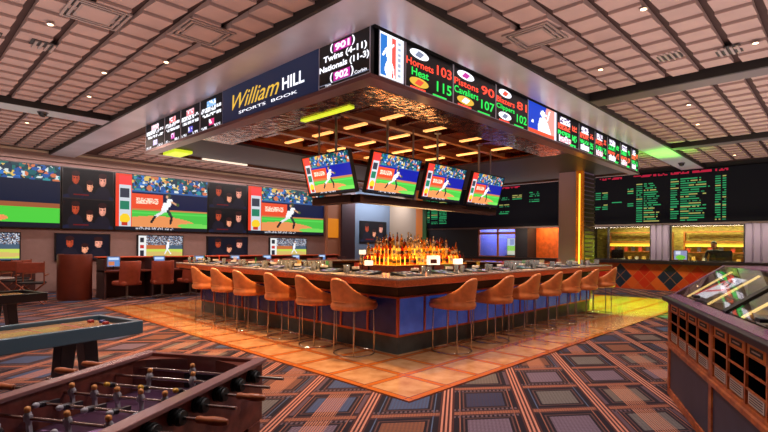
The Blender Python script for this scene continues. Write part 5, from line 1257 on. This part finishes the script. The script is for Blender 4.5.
light('AREA', 'cashier_light', (20.9, 4.0, 2.45), 300, (1.0, 0.88, 0.42), shape='RECTANGLE', size=1.2, size_y=6)
light('AREA', 'blue_booth_light', (19.6, 11.5, 2.45), 110, (0.7, 0.72, 1.0), shape='RECTANGLE', size=0.4, size_y=2)
light('AREA', 'orange_booth_light', (19.8, 9.2, 2.45), 35, (1.0, 0.6, 0.3), shape='RECTANGLE', size=0.5, size_y=1.5)
light('SPOT', 'station_spot', cf(2.2, 3.4, 4.1), 330, (1.0, 0.84, 0.82), spot_size=math.radians(90), spot_blend=0.6, shadow_soft_size=0.1)  # added light on the slip station, no fixture above it
light('SPOT', 'table_spot', cf(-1.5, 2.6, 4.1), 250, (1.0, 0.86, 0.82), spot_size=math.radians(110), spot_blend=0.6, shadow_soft_size=0.1)  # added light over the foosball table, without a fixture
light('SPOT', 'carpet_spot', cf(0.6, 3.4, 4.1), 230, (0.95, 0.9, 0.92), spot_size=math.radians(110), spot_blend=0.7, shadow_soft_size=0.1)  # added cooler light for the carpet, without a fixture

light('AREA', 'video_wall_wash', (7.0, 17.0, 3.95), 120, (1.0, 0.84, 0.8), shape='RECTANGLE', size=13, size_y=0.2, rot=(math.radians(20), 0, 0))  # added strip brightening the video wall, no lamp modelled
light('AREA', 'alcove_wash', (17.2, 16.9, 4.05), 120, (0.9, 0.92, 1.0), shape='RECTANGLE', size=3, size_y=0.3, rot=(math.radians(25), 0, 0))  # added light lifting the dark alcove wall
light('AREA', 'wainscot_wash', (18.3, 5.0, 2.3), 90, (1.0, 0.84, 0.7), shape='RECTANGLE', size=0.15, size_y=11, rot=(0, math.radians(-20), 0))  # added unseen strip brightening the wainscot
light('AREA', 'race_desk_wash', (7.0, 13.0, 4.1), 260, (1.0, 0.72, 0.6), shape='RECTANGLE', size=9, size_y=0.6)  # added light brightening the race desk and chairs
light('SPOT', 'left_carpet_spot', (1.0, 8.0, 4.1), 170, (1.0, 0.8, 0.74), spot_size=math.radians(120), spot_blend=0.7, shadow_soft_size=0.1)  # added light lifting the carpet on the left
light('SPOT', 'shuffleboard_spot', cf(-3.2, 4.6, 4.1), 200, (1.0, 0.9, 0.86), spot_size=math.radians(100), spot_blend=0.7, shadow_soft_size=0.1)
light('AREA', 'bottle_uplight', (8.4, 7.2, 1.9), 90, (1.0, 0.6, 0.25), shape='RECTANGLE', size=2.2, size_y=0.9, rot=(PI, 0, 0))  # added up-facing light that brightens the canopy underside
w = bpy.data.worlds.new('world'); sc.world = w; w.use_nodes = True
w.node_tree.nodes['Background'].inputs[0].default_value = (0.1, 0.09, 0.09, 1); w.node_tree.nodes['Background'].inputs[1].default_value = 0.3

# ------------------------------------------------------------------ camera
cd = bpy.data.cameras.new('camera'); cam = bpy.data.objects.new('camera', cd); COL.objects.link(cam)
cd.sensor_width = 36; cd.lens = 480 / 768 * 36; cd.shift_y = 29.5 / 768; cd.clip_end = 100; cd.clip_start = 0.05
cam.matrix_world = Matrix.Translation((0, 0, 1.5)) @ Matrix.Rotation(TH - PI / 2, 4, 'Z') @ Matrix.Rotation(PI / 2, 4, 'X') @ Matrix.Rotation(math.radians(0.5), 4, 'Z')
sc.camera = cam
sc.view_settings.view_transform = 'Standard'; sc.view_settings.look = 'None'; sc.view_settings.gamma = 1; sc.view_settings.use_curve_mapping = False
sc.view_settings.exposure = 0.0
sc.cycles.use_denoising = True
sc.cycles.max_bounces = 6; sc.cycles.glossy_bounces = 3; sc.cycles.transmission_bounces = 4; sc.cycles.diffuse_bounces = 3
sc.cycles.sample_clamp_indirect = 4
